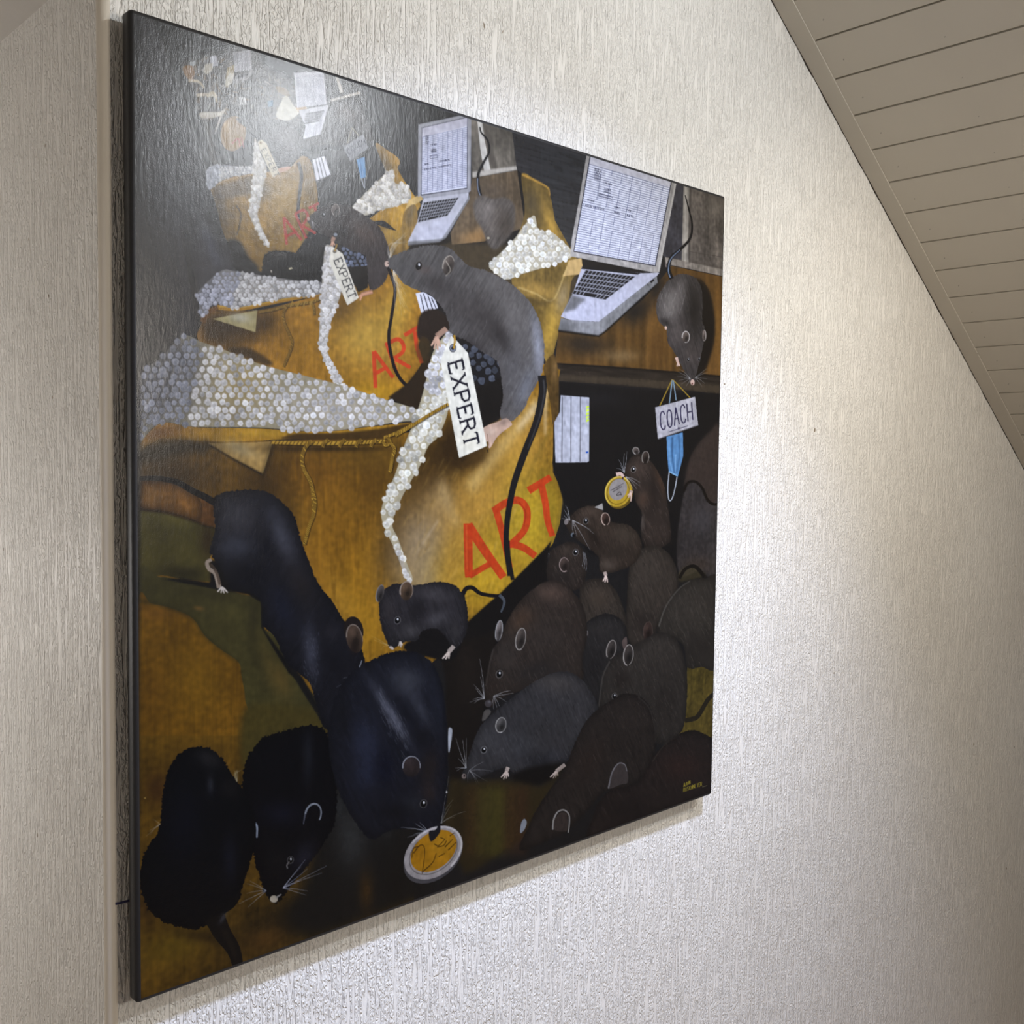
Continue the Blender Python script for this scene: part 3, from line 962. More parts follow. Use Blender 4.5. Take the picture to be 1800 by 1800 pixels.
def keys(S, q, rows, cols, pid=None, base=(120, 120, 126), key=(28, 28, 31)):
    fill(S, q, base, False, pid=pid)
    for r in range(rows):
        v0, v1 = (r + .10) / rows, (r + .90) / rows
        edges = np.linspace(0, 1, cols + 1)
        if r == rows - 1: edges = np.array([0, .1, .2, .3, .68, .78, .88, 1.0])
        for a0, a1 in zip(edges, edges[1:]):
            g = .10 * (a1 - a0) if r < rows - 1 else .012
            fill(S, [bil(q, a0 + g, v0), bil(q, a1 - g, v0), bil(q, a1 - g, v1), bil(q, a0 + g, v1)], key, False, pid=pid)


keys('B', [(522, 632), (745, 600), (672, 718), (482, 762)], 6, 13, p_l2, (172, 172, 178))
fill('B', [(420, 905), (620, 886), (660, 862), (690, 880), (600, 910), (440, 925)], (24, 22, 22), False, soft=2)
# grey rat with tail up beside laptop two (pale, rubbed)
p_g2 = part('painted_rat', 'pale grey rat with a raised tail right of the middle laptop')
m = fill('B', [(835, 660), (850, 610), (890, 590), (960, 610), (1030, 600), (1090, 640), (1100, 720), (1090, 800), (1050, 860), (980, 930), (930, 900), (890, 800), (850, 740)], (86, 80, 74), pid=p_g2, soft=2, grain=.10, gf=F_D2)
glow('B', 920, 680, 70, 80, 0, (136, 128, 120), .75, m); glow('B', 1040, 780, 60, 110, -20, (70, 62, 54), .7, m)
glow('B', 950, 800, 30, 50, 0, (130, 120, 110), .5, m)
ell('B', 930, 858, 9, 7, 0, (196, 186, 160), .8)
stroke('B', [(876, 155), (885, 190), (925, 240), (935, 310), (900, 380), (868, 450), (866, 520), (880, 590)], 8, (18, 18, 22), 22)
stroke('B', [(862, 480), (864, 540), (878, 590)], 7, (150, 160, 176), 6, .8)
# large yellow paper and bubble wrap right of rat
p_pap = part('painted_wrapping_paper', 'crumpled yellow wrapping paper behind the large rat')
m = fill('B', [(1142, 455), (1240, 500), (1310, 540), (1318, 590), (1380, 720), (1440, 880), (1470, 960), (1500, 1000), (1530, 1050), (1460, 1120), (1440, 1240), (1370, 1480), (1320, 1660), (1280, 1600), (1240, 1400), (1160, 1230), (1080, 1150), (1100, 900), (1160, 700)], (112, 90, 44), pid=p_pap, grain=.10)
glow('B', 1320, 760, 36, 170, -22, (196, 154, 66), .85, m); glow('B', 1200, 640, 80, 130, -10, (72, 64, 50), .7, m); glow('B', 1240, 1190, 130, 50, 12, (176, 140, 70), .8, m)
glow('B', 1330, 1420, 50, 180, 12, (188, 150, 60), .85, m); glow('B', 1400, 1230, 40, 100, 14, (150, 132, 100), .75, m); glow('B', 1220, 1370, 50, 90, 0, (90, 70, 30), .6, m)
stroke('B', [(1142, 455), (1240, 500), (1312, 545), (1318, 592)], 14, (206, 158, 68), 10, .8, soft=1)
fill('B', [(1418, 1060), (1440, 1000), (1520, 985), (1532, 1085), (1400, 1100)], (196, 164, 106), False, pid=p_pap)
stroke('B', [(1120, 1170), (1230, 1210), (1340, 1250), (1430, 1040)], 9, (206, 178, 112), 7, .7, soft=1)
stroke('B', [(1165, 1240), (1260, 1270), (1345, 1250)], 20, (58, 46, 28), 12, .7, soft=3)
p_b5 = part('painted_bubble_wrap', 'cream bubble wrap in front of the right laptop')
bubbles('B', [(935, 1030), (1010, 950), (1090, 870), (1150, 790), (1220, 715), (1250, 810), (1330, 820), (1400, 880), (1450, 930), (1455, 980), (1330, 1030), (1160, 1080), (1045, 1120), (970, 1075)], 40, 18, (184, 176, 152), (226, 222, 206), p_b5, hl=.6)

# ---- right laptop, window, desk (sheet C)
fill('C', [(0, 0), (316, 48), (240, 380), (205, 690), (100, 500), (60, 270), (0, 230)], (46, 47, 49), False, grain=.08, gf=F_H)
m = fill('C', [(930, 225), (1270, 318), (1252, 890), (860, 820), (850, 700)], (98, 91, 84), False, grain=.13)
glow('C', 1200, 420, 60, 80, 0, (124, 116, 106), .6, m)
fill('C', [(930, 228), (990, 250), (975, 770), (846, 745), (850, 690)], (64, 63, 68), False, grain=.1)
glow('C', 880, 700, 50, 80, 0, (38, 38, 42), .7)
fill('C', [(985, 252), (1026, 264), (1018, 790), (972, 780)], (150, 144, 134), False, grain=.07); stroke('C', [(1000, 262), (993, 780)], 12, (184, 178, 166), 12, .7, sm=False)
stroke('C', [(1028, 265), (1020, 770)], 14, (62, 58, 54), 14, .7, sm=False, soft=2)
fill('C', [(858, 752), (1254, 834), (1252, 882), (866, 800)], (138, 130, 120), False, grain=.12); stroke('C', [(1020, 770), (1256, 830)], 14, (74, 68, 62), 14, .7, sm=False, soft=2); stroke('C', [(1020, 712), (1258, 752)], 5, (74, 68, 62), sm=False, a=.7)
stroke('C', [(866, 800), (1000, 830), (1252, 884)], 6, (24, 20, 18), sm=False)
p_desk = part('painted_desk', 'brown wooden desk top with a dark edge')
m = fill('C', [(900, 812), (1252, 886), (1238, 1570), (930, 1540), (100, 1480), (125, 1250), (400, 1285), (700, 1050), (830, 900)], (96, 68, 32), False, pid=p_desk, grain=.14, gf=F_VB)
glow('C', 300, 1350, 200, 90, 8, (40, 34, 28), .9, m); glow('C', 560, 1430, 120, 45, 0, (124, 100, 64), .8, m); glow('C', 650, 1120, 130, 90, -35, (30, 27, 25), .95, m); glow('C', 800, 1350, 60, 130, 0, (84, 58, 28), .7, m)
glow('C', 800, 960, 60, 120, 20, (28, 26, 26), .9, m)
glow('C', 1225, 1250, 28, 260, 0, (124, 88, 40), .7, m)
m = fill('C', [(100, 1478), (500, 1505), (930, 1540), (1238, 1568), (1236, 1692), (1000, 1668), (500, 1632), (110, 1602)], (40, 34, 28), False, pid=p_desk, grain=.1, gf=F_H)
stroke('C', [(120, 1580), (500, 1600), (900, 1630), (1235, 1660)], 40, (70, 60, 46), 60, .75, soft=3, clip=m)
stroke('C', [(100, 1484), (500, 1508), (930, 1543), (1238, 1570)], 9, (16, 14, 13), a=.9, soft=1)
p_l1 = part('painted_laptop', 'largest painted laptop, upper right, spreadsheet on its screen')
fill('C', [(318, 46), (905, 213), (934, 226), (925, 300), (818, 850), (802, 862), (205, 745), (212, 650), (262, 380)], (164, 160, 154), False, pid=p_l1, grain=.05)
stroke('C', [(932, 228), (812, 852)], 12, (196, 192, 184), 12, .8, sm=False)
fill('C', [(340, 48), (905, 222), (792, 814), (226, 714)], (30, 30, 46), False, pid=p_l1)
q1 = [(346, 56), (898, 226), (787, 806), (233, 708)]
fill('C', q1, (226, 229, 240), False, pid=p_l1)
fill('C', [bil(q1, 0, 0), bil(q1, 1, 0), bil(q1, 1, .075), bil(q1, 0, .085)], (200, 199, 206), False)
for v in np.linspace(.085, .985, 38): stroke('C', [bil(q1, u, v) for u in (.0, 1)], 3.9, (92, 96, 126), sm=False, a=.95)
for u in np.linspace(.16, .92, 7):
    for v in np.linspace(.085, .95, 16):
        if rs.rand() < .8: stroke('C', [bil(q1, u, v), bil(q1, u, v + .055)], 3.6, (100, 104, 132), sm=False, a=.9)
for k_ in range(6): scribble('C', (368, 140 + 14 * k_), (412, 150 + 14 * k_), 11, 6)
scribble('C', (445, 240), (494, 255), 12, 8); scribble('C', (440, 282), (488, 294), 11, 7); scribble('C', (436, 300), (484, 312), 11, 7)
stroke('C', [(402, 315), (497, 340), (495, 356), (400, 331), (402, 315)], 4, (40, 40, 60), sm=False)
scribble('C', (320, 355), (370, 368), 11, 7); scribble('C', (295, 392), (440, 424), 11, 16); scribble('C', (505, 405), (550, 415), 12, 6); scribble('C', (590, 425), (625, 434), 12, 5); scribble('C', (505, 440), (545, 450), 12, 6); scribble('C', (585, 460), (640, 472), 12, 8)
fill('C', [(285, 815), (700, 862), (818, 858), (800, 880), (400, 1196), (205, 1184), (140, 1160), (225, 1000)], (186, 187, 200), False, pid=p_l1)
fill('C', [(290, 808), (690, 862), (670, 872), (280, 832)], (24, 24, 27), False)
m = fill('C', [(142, 1168), (205, 1186), (398, 1196), (800, 882), (806, 930), (440, 1262), (400, 1292), (122, 1256)], (124, 124, 124), False, pid=p_l1, grain=.06)
glow('C', 330, 1250, 120, 30, 0, (146, 146, 148), .7, m); glow('C', 180, 1240, 60, 50, 0, (92, 92, 92), .7, m)
fill('C', [(215, 1010), (310, 1040), (240, 1110), (155, 1130)], (112, 112, 114), False, soft=2)
fill('C', [(300, 1060), (450, 1060), (600, 960), (640, 985), (390, 1175), (210, 1170)], (198, 199, 216), a=.55, soft=5)
keys('C', [(312, 838), (655, 884), (448, 1046), (216, 1004)], 6, 13, p_l1, (150, 151, 160))
stroke('C', [(758, 925), (780, 905)], 14, (26, 26, 30), sm=False); ell('C', 740, 942, 5, 6, 0, (30, 30, 34))
stroke('C', [(122, 1258), (400, 1294), (445, 1264), (806, 934)], 14, (16, 15, 15), 10, .9, sm=False, soft=1)

# rat coming down beside the right laptop
fill('C', [(1060, 912), (1150, 960), (1195, 1150), (1190, 1350), (1130, 1530), (1070, 1560), (1080, 1200)], (22, 18, 15), soft=4)
p_r1 = part('painted_rat', 'grey rat climbing head down at the right edge, tail raised')
m = fill('C', [(885, 905), (950, 868), (1040, 880), (1098, 940), (1116, 1060), (1112, 1180), (1132, 1260), (1122, 1340), (1100, 1450), (1075, 1550), (1058, 1615), (1036, 1625), (1020, 1580), (980, 1520), (940, 1440), (905, 1380), (875, 1330), (865, 1240), (820, 1200), (795, 1110), (810, 1020), (850, 950)], (58, 54, 52), pid=p_r1, fuzz=1.0, grain=.10, gf=F_D1)
glow('C', 890, 1080, 70, 130, 10, (128, 122, 116), .8, m); glow('C', 960, 1000, 40, 110, 10, (110, 104, 100), .6, m); glow('C', 1060, 1120, 50, 170, 0, (30, 27, 25), .85, m); glow('C', 940, 1280, 50, 80, 10, (94, 86, 82), .6, m); glow('C', 1040, 1420, 60, 70, 0, (78, 70, 66), .6, m); glow('C', 860, 1200, 40, 24, 30, (26, 24, 24), .6, m)
for i in range(26):
    x, y = rs.uniform(820, 1000), rs.uniform(900, 1150)
    stroke('C', [(x, y), (x - 10, y + 40)], 3, (176, 170, 164), 1.5, .35, clip=m)
stroke('C', [(995, 325), (1020, 420), (1042, 520), (1030, 620), (965, 695), (900, 755), (880, 830), (902, 900)], 7, (14, 14, 18), 30, pid=p_r1)
stroke('C', [(960, 700), (896, 765), (880, 840), (892, 892)], 5, (140, 160, 186), 8, .8)
ear('C', 1000, 1300, 26, 40, 0, (104, 92, 84), (226, 220, 212), 9, p_r1, 170, 470); ear('C', 1126, 1290, 13, 38, 0, (120, 108, 100), (216, 208, 200), 6, p_r1, -90, 120)
eye('C', 1018, 1455, 9); eye('C', 1092, 1452, 8)
ell('C', 1046, 1612, 14, 20, 0, (206, 176, 160), pid=p_r1); ell('C', 1044, 1622, 6, 7, 0, (110, 70, 64))
stroke('C', [(935, 1440), (945, 1475), (955, 1500)], 20, (206, 176, 160), 12); stroke('C', [(945, 1480), (938, 1502)], 7, (210, 184, 170)); ell('C', 862, 1238, 8, 12, 0, (210, 180, 160))
whiskers('C', 1030, 1585, [(940, 1570), (950, 1600), (945, 1540), (970, 1625), (1000, 1640), (955, 1520)]); whiskers('C', 1065, 1580, [(1140, 1520), (1150, 1545), (1150, 1590), (1130, 1620), (1110, 1640)])

# ---- middle sack (second scene) with rope, wrap, tag
p_s2 = part('painted_sack', 'middle ochre sack lettered ART')
m = fill('P', [(352, 575), (375, 548), (452, 546), (520, 530), (566, 517), (600, 505), (640, 500), (660, 495), (682, 470), (715, 480), (742, 520), (748, 560), (733, 620), (740, 640), (700, 690), (650, 712), (590, 690), (500, 662), (440, 635), (400, 640), (350, 600)], (140, 98, 30), pid=p_s2, grain=.12)
glow('P', 400, 575, 55, 40, 10, (58, 40, 20), .9, m); glow('P', 640, 590, 60, 60, 0, (182, 146, 62), .85, m); glow('P', 600, 540, 28, 40, 20, (84, 60, 24), .75, m); glow('P', 530, 600, 40, 60, 0, (152, 108, 32), .7, m)
glow('P', 700, 540, 26, 60, 20, (188, 152, 62), .7, m); glow('P', 660, 690, 60, 25, 0, (176, 132, 30), .8, m); glow('P', 480, 570, 24, 40, 0, (104, 74, 26), .6, m)
fill('D', [(455, 610), (520, 560), (900, 560), (800, 690), (560, 730), (470, 700)], (44, 32, 20), a=.7, soft=6, clip=m)
glow('D', 700, 700, 120, 45, 8, (92, 66, 26), .6, m)
fill('D', [(600, 770), (720, 755), (820, 800), (900, 860), (840, 870), (700, 820)], (52, 38, 20), a=.85, soft=2)
fill('D', [(518, 578), (800, 523), (788, 662)], (148, 136, 92), False, pid=p_s2, grain=.06); glow('D', 690, 570, 70, 30, 10, (190, 186, 168), .7)
stroke('D', [(545, 505), (700, 512), (900, 475), (1205, 420)], 34, (160, 116, 32), 14, 1, pid=p_s2); stroke('D', [(455, 600), (480, 540), (550, 505)], 40, (96, 62, 26), 30)
stroke('D', [(560, 500), (720, 500), (950, 455), (1205, 408)], 9, (206, 164, 60), 6, .8)
rope('D', [(810, 535), (900, 520), (990, 495), (1160, 466), (1320, 385)], 14, p_s2, (142, 112, 46))
rope('D', [(985, 500), (965, 540), (970, 600), (1005, 680), (1020, 730), (1000, 800), (965, 880)], 15, p_s2, (142, 108, 40)); rope('D', [(1140, 470), (1155, 500), (1160, 552)], 13, p_s2, (142, 112, 46))
for x in (1010, 1050, 1090, 1130): stroke('D', [(x, 505), (x + 14, 465)], 9, (150, 118, 50), sm=False)
# dark rat bodies of the second scene (upper middle)
p_k2 = part('painted_rat', 'black rat crouching below the small sack')
fill('D', [(830, 240), (850, 170), (900, 148), (980, 145), (1040, 160), (1140, 165), (1220, 120), (1260, 200), (1220, 340), (1060, 332), (900, 310), (835, 290)], (20, 19, 20), pid=p_k2, fuzz=.8)
glow('D', 930, 170, 60, 22, 0, (58, 54, 50), .6); stroke('D', [(888, 270), (890, 284)], 6, (210, 200, 180)); stroke('D', [(1000, 262), (1022, 256)], 9, (206, 196, 160))
for i in range(30):
    x, y = rs.uniform(850, 1040), rs.uniform(150, 250); stroke('D', [(x, y), (x + 12, y - 4)], 2, (90, 84, 78), 1, .5)
p_b2 = part('painted_bubble_wrap', 'middle tongue of white bubble wrap out of a sack')
bubbles('D', [(415, 425), (490, 340), (580, 270), (660, 275), (900, 315), (1060, 335), (1200, 345), (1215, 415), (950, 450), (720, 500), (630, 510), (550, 482), (500, 505), (447, 572), (430, 480)], 31, 13.5,
        (120, 118, 116), lambda q: (166, 168, 178) if q[0] + .3 * (q[1] - 510) < 415 else (204, 202, 196), p_b2, [('D', 500, 420, 90, 100, 20, (78, 80, 88), .9), ('D', 900, 400, 250, 70, 5, (164, 156, 142), .8)], hl=.5)
bubbles('D', [(1330, 118), (1400, 130), (1500, 160), (1492, 240), (1420, 272), (1370, 245)], 30, 12, (24, 25, 30), (104, 112, 130), part('painted_bubble_wrap', 'dark shaded bubble wrap behind the middle tag'))
fill('D', [(1370, 250), (1500, 240), (1500, 380), (1440, 410), (1400, 330)], (26, 22, 20), False)
p_b2s = part('painted_bubble_wrap', 'middle hanging strip of bubble wrap')
bubbles('D', [(1240, 110), (1270, 130), (1300, 270), (1335, 385), (1300, 500), (1262, 620), (1242, 770), (1290, 880), (1345, 1008), (1305, 1000), (1210, 810), (1192, 700), (1205, 420), (1212, 300), (1225, 150)], 30, 15, (168, 162, 148), (212, 208, 200), p_b2s)
# rat two
p_r2 = part('painted_rat', 'brown-grey rat holding the middle tag')
m = fill('P', [(541, 385), (552, 374), (568, 363), (590, 358), (612, 362), (640, 378), (664, 396), (680, 425), (686, 458), (678, 492), (658, 510), (648, 502), (646, 470), (640, 448), (620, 442), (598, 430), (575, 416), (558, 406), (545, 396)], (54, 48, 46), pid=p_r2, fuzz=.8, grain=.10, gf=F_D1)
glow('P', 640, 410, 30, 18, 30, (82, 68, 60), .75, m); glow('P', 570, 380, 16, 12, 0, (72, 68, 67), .7, m); glow('P', 665, 480, 14, 26, 10, (70, 64, 62), .7, m); glow('P', 600, 408, 26, 12, 30, (34, 31, 30), .7, m)
ear('A', 1296, 1220, 26, 38, 0, (110, 98, 90), (188, 180, 170), 7, p_r2); ear('A', 1272, 1180, 16, 16, 0, (70, 66, 64), (150, 146, 140), 4, p_r2)
eye('A', 1220, 1252, 13); ell('A', 1124, 1276, 9, 12, 0, (190, 160, 140))
whiskers('A', 1145, 1290, [(1170, 1370), (1155, 1380), (1190, 1365), (1210, 1350), (1150, 1340)])
paw('D', 1275, 90, [(1262, 118), (1275, 122), (1290, 112)], (204, 158, 130), 12, (1285, 60))
ell('D', 1295, 45, 12, 10, 0, (160, 170, 178), .8)
paw('D', 1460, 425, [(1440, 440), (1450, 462), (1530, 408)], (206, 150, 116), 14, (1530, 405))
for i in range(18): stroke('B', [(300, 1000), (330 + rs.randn() * 20, 900), (360 + rs.uniform(0, 70), 830 + rs.uniform(-20, 80))], 2, (196, 190, 176), 1, .55)
p_t2 = part('painted_tag', 'cream tag lettered EXPERT held by the brown rat')
fill('D', [(1272, 118), (1340, 165), (1442, 445), (1370, 492), (1254, 212)], (222, 216, 196), False, pid=p_t2)
ell('D', 1290, 150, 13, 12, 0, (110, 104, 90)); stroke('D', [(1290, 150), (1305, 105)], 8, (170, 130, 50))
word('D', 'EXPERT', (1286, 212), (17, 43), (12, 31), (46, -22), 6.5, (36, 36, 42), p_t2, .25, [.95, 1.0, 1.0, .92, 1, 1])
for st in ([(28, 270), (40, 528)], [(28, 270), (165, 455)], [(42, 425), (112, 385)], [(118, 212), (188, 420)], [(112, 224), (195, 185), (236, 225), (230, 275), (172, 318)], [(180, 325), (286, 385)], [(243, 158), (346, 95)], [(318, 130), (330, 240), (366, 352)]):
    stroke('E', st, 29, (196, 62, 32), 26, .95, sm=len(st) > 3)
# tail of rat two
stroke('D', [(1628, 250), (1650, 310), (1672, 400), (1650, 560), (1632, 700), (1660, 860), (1700, 950), (1752, 1008)], 20, (20, 17, 20), 22, pid=p_r2)
fill('B', [(470, 1208), (520, 1200), (590, 1240), (612, 1300), (510, 1348)], (214, 214, 220), False)
for q_ in ((500, 1215, 530, 1340), (520, 1210, 556, 1325), (548, 1222, 580, 1315), (570, 1235, 600, 1305)): stroke('B', [q_[:2], q_[2:]], 6, (44, 44, 52), sm=False)

# ---- foreground sack
p_s1 = part('painted_sack', 'large ochre sack lettered ART in the foreground')
m = fill('P', [(240, 780), (300, 770), (480, 775), (640, 770), (720, 760), (790, 700), (830, 660), (900, 640), (960, 640), (985, 650), (975, 700), (972, 760), (972, 830), (990, 868), (984, 920), (972, 955), (950, 985), (905, 1020), (870, 1060), (820, 1100), (790, 1140), (740, 1180), (650, 1190), (600, 1280), (240, 1280)], (124, 88, 26), sm=False, pid=p_s1, grain=.13)
M1 = m
for g_ in ((300, 840, 100, 60, 10, (50, 36, 18), .95), (470, 850, 70, 70, 0, (54, 38, 16), .95), (590, 930, 50, 120, 0, (132, 90, 24), .85), (560, 830, 60, 50, 0, (112, 74, 22), .8),
           (650, 860, 40, 110, 0, (92, 62, 18), .85), (640, 1000, 40, 90, 0, (146, 102, 26), .85), (560, 1010, 18, 90, -25, (142, 98, 28), .7), (690, 960, 26, 110, 15, (70, 48, 16), .85),
           (640, 1100, 60, 80, 0, (160, 116, 28), .9), (600, 1060, 22, 60, -20, (168, 124, 40), .6), (800, 920, 55, 100, 0, (164, 122, 50), .9), (740, 960, 50, 90, 10, (146, 126, 98), .95), (748, 1015, 34, 50, 0, (146, 128, 104), .9),
           (790, 800, 95, 50, -25, (44, 30, 13), 1.0), (760, 850, 45, 40, -30, (70, 50, 24), .85), (905, 800, 55, 90, 30, (180, 136, 58), .9), (930, 920, 60, 90, 0, (184, 154, 40), .95), (850, 1020, 80, 60, 0, (188, 150, 38), .95),
           (850, 880, 45, 50, 20, (182, 138, 60), .7), (970, 900, 16, 50, 0, (136, 112, 32), .85), (880, 960, 40, 40, 0, (176, 142, 40), .7), (800, 990, 24, 60, 10, (168, 128, 50), .7), (770, 880, 26, 30, 20, (182, 150, 96), .6), (840, 790, 30, 40, -40, (96, 68, 30), .7)):
    glow('P', *g_, clip=m)
for i in range(160):
    x, y = rs.uniform(700, 975), rs.uniform(800, 1080)
    stroke('P', [(x, y), (x - 9 + rs.randn() * 3, y + 22 + rs.randn() * 5)], rs.uniform(2, 7), (206, 168, 84) if rs.rand() < .5 else (128, 92, 30), 1, .16, clip=m, soft=1)
for i in range(160):
    x, y = rs.uniform(480, 690), rs.uniform(790, 1150)
    stroke('P', [(x, y), (x + rs.randn() * 2, y + 30 + rs.randn() * 8)], rs.uniform(3, 9), (164, 112, 28) if rs.rand() < .5 else (72, 48, 14), 2, .18, clip=m, soft=1.2)
stroke('E', [(1185, 610), (1080, 760), (960, 900), (800, 1100), (700, 1240)], 60, (206, 176, 112), 90, .6, soft=9, clip=m)
stroke('E', [(1180, 640), (1120, 720), (1040, 820)], 50, (216, 196, 158), 30, .6, soft=5, clip=m)
stroke('E', [(1250, 480), (1235, 640), (1235, 860)], 40, (198, 172, 126), 16, .7, soft=3, clip=m)
stroke('E', [(1280, 800), (1200, 960), (1120, 1130), (1060, 1260)], 22, (120, 96, 36), 10, .6, soft=3, clip=m)
stroke('E', [(500, 1180), (550, 1340), (620, 1500)], 60, (196, 170, 120), 40, .45, soft=8, clip=m)
stroke('E', [(480, 1460), (400, 1580), (340, 1680)], 10, (190, 170, 140), 6, .6, soft=2, clip=m)
stroke('E', [(1360, 1270), (1340, 1400), (1290, 1580), (1200, 1720)], 14, (120, 100, 40), 10, .6, soft=2)
fill('E', [(1225, 370), (1300, 300), (1338, 560), (1335, 680), (1290, 790), (1270, 640), (1235, 470)], (84, 62, 30), pid=p_s1, grain=.1); glow('E', 1300, 400, 20, 90, 0, (132, 102, 60), .7)
glow('P', 660, 800, 70, 30, 0, (92, 66, 22), .7, m)
# upper right of strip: dark triangle and black hollow
fill('E', [(130, 592), (260, 500), (420, 300), (440, 300), (390, 540), (340, 690), (220, 640)], (42, 31, 20), False, soft=1)
fill('E', [(520, 440), (700, 300), (930, 430), (940, 600), (920, 740), (850, 780), (780, 830), (700, 830), (600, 700)], (22, 20, 19), soft=1)
fill('E', [(560, 760), (700, 860), (640, 1030), (760, 990), (820, 960), (800, 1040), (640, 1110), (540, 1040), (520, 860)], (46, 31, 14), a=.8, soft=8)
# rim of the sack
m = fill('D', [(50, 1430), (60, 1370), (130, 1280), (220, 1233), (400, 1262), (800, 1272), (1200, 1292), (1500, 1262), (1790, 1232), (1800, 1240), (1700, 1285), (1500, 1310), (1000, 1338), (700, 1352), (470, 1352), (220, 1335), (120, 1370)], (158, 116, 34), pid=p_s1, grain=.08)
glow('D', 180, 1300, 160, 60, -10, (96, 60, 22), .9, m); glow('D', 820, 1300, 200, 30, 0, (186, 144, 44), .7, m)
fill('D', [(965, 1338), (1050, 1305), (1300, 1300), (1560, 1275), (1780, 1238), (1700, 1300), (1620, 1335), (1300, 1345)], (66, 46, 18), soft=1.5)
fill('D', [(50, 1400), (200, 1350), (480, 1352), (500, 1420), (300, 1440), (50, 1500)], (34, 28, 20), soft=5, a=.85)
fill('D', [(490, 1366), (895, 1355), (870, 1450), (832, 1560), (650, 1460)], (140, 112, 62), False, grain=.08); glow('D', 690, 1400, 110, 40, 20, (170, 152, 110), .7); stroke('D', [(893, 1358), (832, 1558)], 10, (196, 164, 92), 8, .7, sm=False)
stroke('D', [(490, 1370), (640, 1462), (832, 1562)], 10, (24, 18, 12), 14, .8, sm=False, soft=1)
stroke('D', [(900, 1365), (870, 1470), (835, 1570)], 26, (30, 22, 12), 20, .8, soft=3)
glow('D', 1250, 1400, 380, 20, 0, (40, 28, 12), .8)
p_rp = part('painted_rope', 'thin ochre rope tied along the sack')
rope('D', [(890, 1358), (1130, 1366), (1400, 1362), (1610, 1352)], 22, p_rp)
for x in (1215, 1320, 1425, 1520):
    rope('D', [(x, 1390), (x + 6, 1365), (x + 36, 1340)], 20, p_rp, pitch=8)
rope('D', [(1600, 1330), (1625, 1325), (1640, 1360), (1610, 1378), (1598, 1350)], 18, p_rp)
rope('D', [(1640, 1360), (1668, 1400), (1655, 1460), (1640, 1548)], 20, p_rp)
rope('D', [(1145, 1350), (1105, 1390), (1082, 1460), (1095, 1530), (1140, 1620), (1155, 1720), (1158, 1790)], 22, p_rp)
rope('G', [(1155, 420), (1165, 480), (1155, 560), (1125, 640), (1098, 745)], 20, p_rp)
rope('D', [(1630, 1320), (1700, 1290), (1800, 1238)], 17, p_rp)
# letters on the sack
p_art = part('painted_lettering', 'red hand-painted letters ART on the large sack')
for st, w in (([(690, 1480), (695, 1800), (698, 1860)], 52), ([(690, 1490), (800, 1660), (940, 1860)], 54), ([(700, 1850), (800, 1790), (880, 1745)], 36), ([(885, 1375), (935, 1560), (985, 1790)], 40), ([(870, 1395), (960, 1335), (1050, 1320), (1105, 1390), (1090, 1520), (1000, 1620), (965, 1640)], 44), ([(985, 1620), (1080, 1650), (1165, 1710)], 44), ([(1115, 1250), (1190, 1205), (1272, 1155)], 44), ([(1205, 1200), (1235, 1340), (1250, 1460), (1285, 1570)], 40)):
    stroke('E', st, w * 1.22, (186, 58, 26), w * 1.05, .93, pid=p_art)
stroke('E', [(680, 1490), (684, 1800)], 10, (210, 90, 40), 8, .6); stroke('E', [(1050, 1330), (1095, 1400), (1085, 1500)], 10, (150, 40, 20), 8, .6)
# bubble wrap, large tongue
p_b1 = part('painted_bubble_wrap', 'large tongue of bubble wrap lying out of the foreground sack')
def w1dot(q): return (128, 131, 140) if q[0] + .25 * (q[1] - 650) < 350 else (204, 201, 195)
bubbles('D', [(45, 975), (200, 812), (335, 685), (450, 725), (600, 778), (830, 868), (1060, 928), (1340, 1000), (1600, 1085), (1790, 1143), (1915, 1205), (1905, 1265), (1780, 1225), (1500, 1258), (1200, 1290), (800, 1266), (400, 1260), (220, 1230), (130, 1272), (48, 1345)], 49, 19.5,
        (150, 140, 112), w1dot, p_b1, [('D', 150, 1000, 260, 330, 0, (58, 60, 66), 1.0), ('D', 300, 850, 130, 170, 0, (60, 61, 66), .9), ('D', 700, 1000, 160, 160, 0, (158, 136, 84), .8), ('D', 1300, 1150, 350, 120, 5, (172, 164, 146), .8), ('D', 620, 1180, 100, 60, 0, (120, 108, 84), .7)])
p_bd = part('painted_bubble_wrap', 'dark shaded bubble wrap under the large rat')
bubbles('E', [(640, 190), (700, 240), (800, 270), (920, 310), (935, 440), (860, 470), (780, 510), (740, 490), (680, 280)], 62, 22, (24, 24, 26), (66, 70, 78), p_bd, hl=.3)
p_b1s = part('painted_bubble_wrap', 'long hanging strip of cream bubble wrap in the middle')
bubbles('E', [(440, 290), (500, 190), (560, 150), (560, 420), (552, 640), (540, 730), (480, 870), (410, 940), (350, 1080), (290, 1180), (215, 1320), (158, 1480), (200, 1590), (260, 1760), (300, 1860), (280, 1890), (235, 1780), (170, 1650), (100, 1500), (80, 1400), (110, 1290), (180, 1130), (240, 940), (300, 790), (335, 690), (380, 540)], 54, 25.5, (172, 162, 132), lambda q: (198, 196, 194) if q[1] < 690 else (216, 212, 194), p_b1s, hl=.6)
bubbles('H', [(345, 60), (375, 60), (400, 150), (440, 230), (435, 252), (415, 250), (385, 180)], 34, 17, (170, 160, 140), (214, 210, 200), p_b1s)
rope('E', [(180, 862), (300, 790), (420, 715), (552, 640)], 22, p_rp)

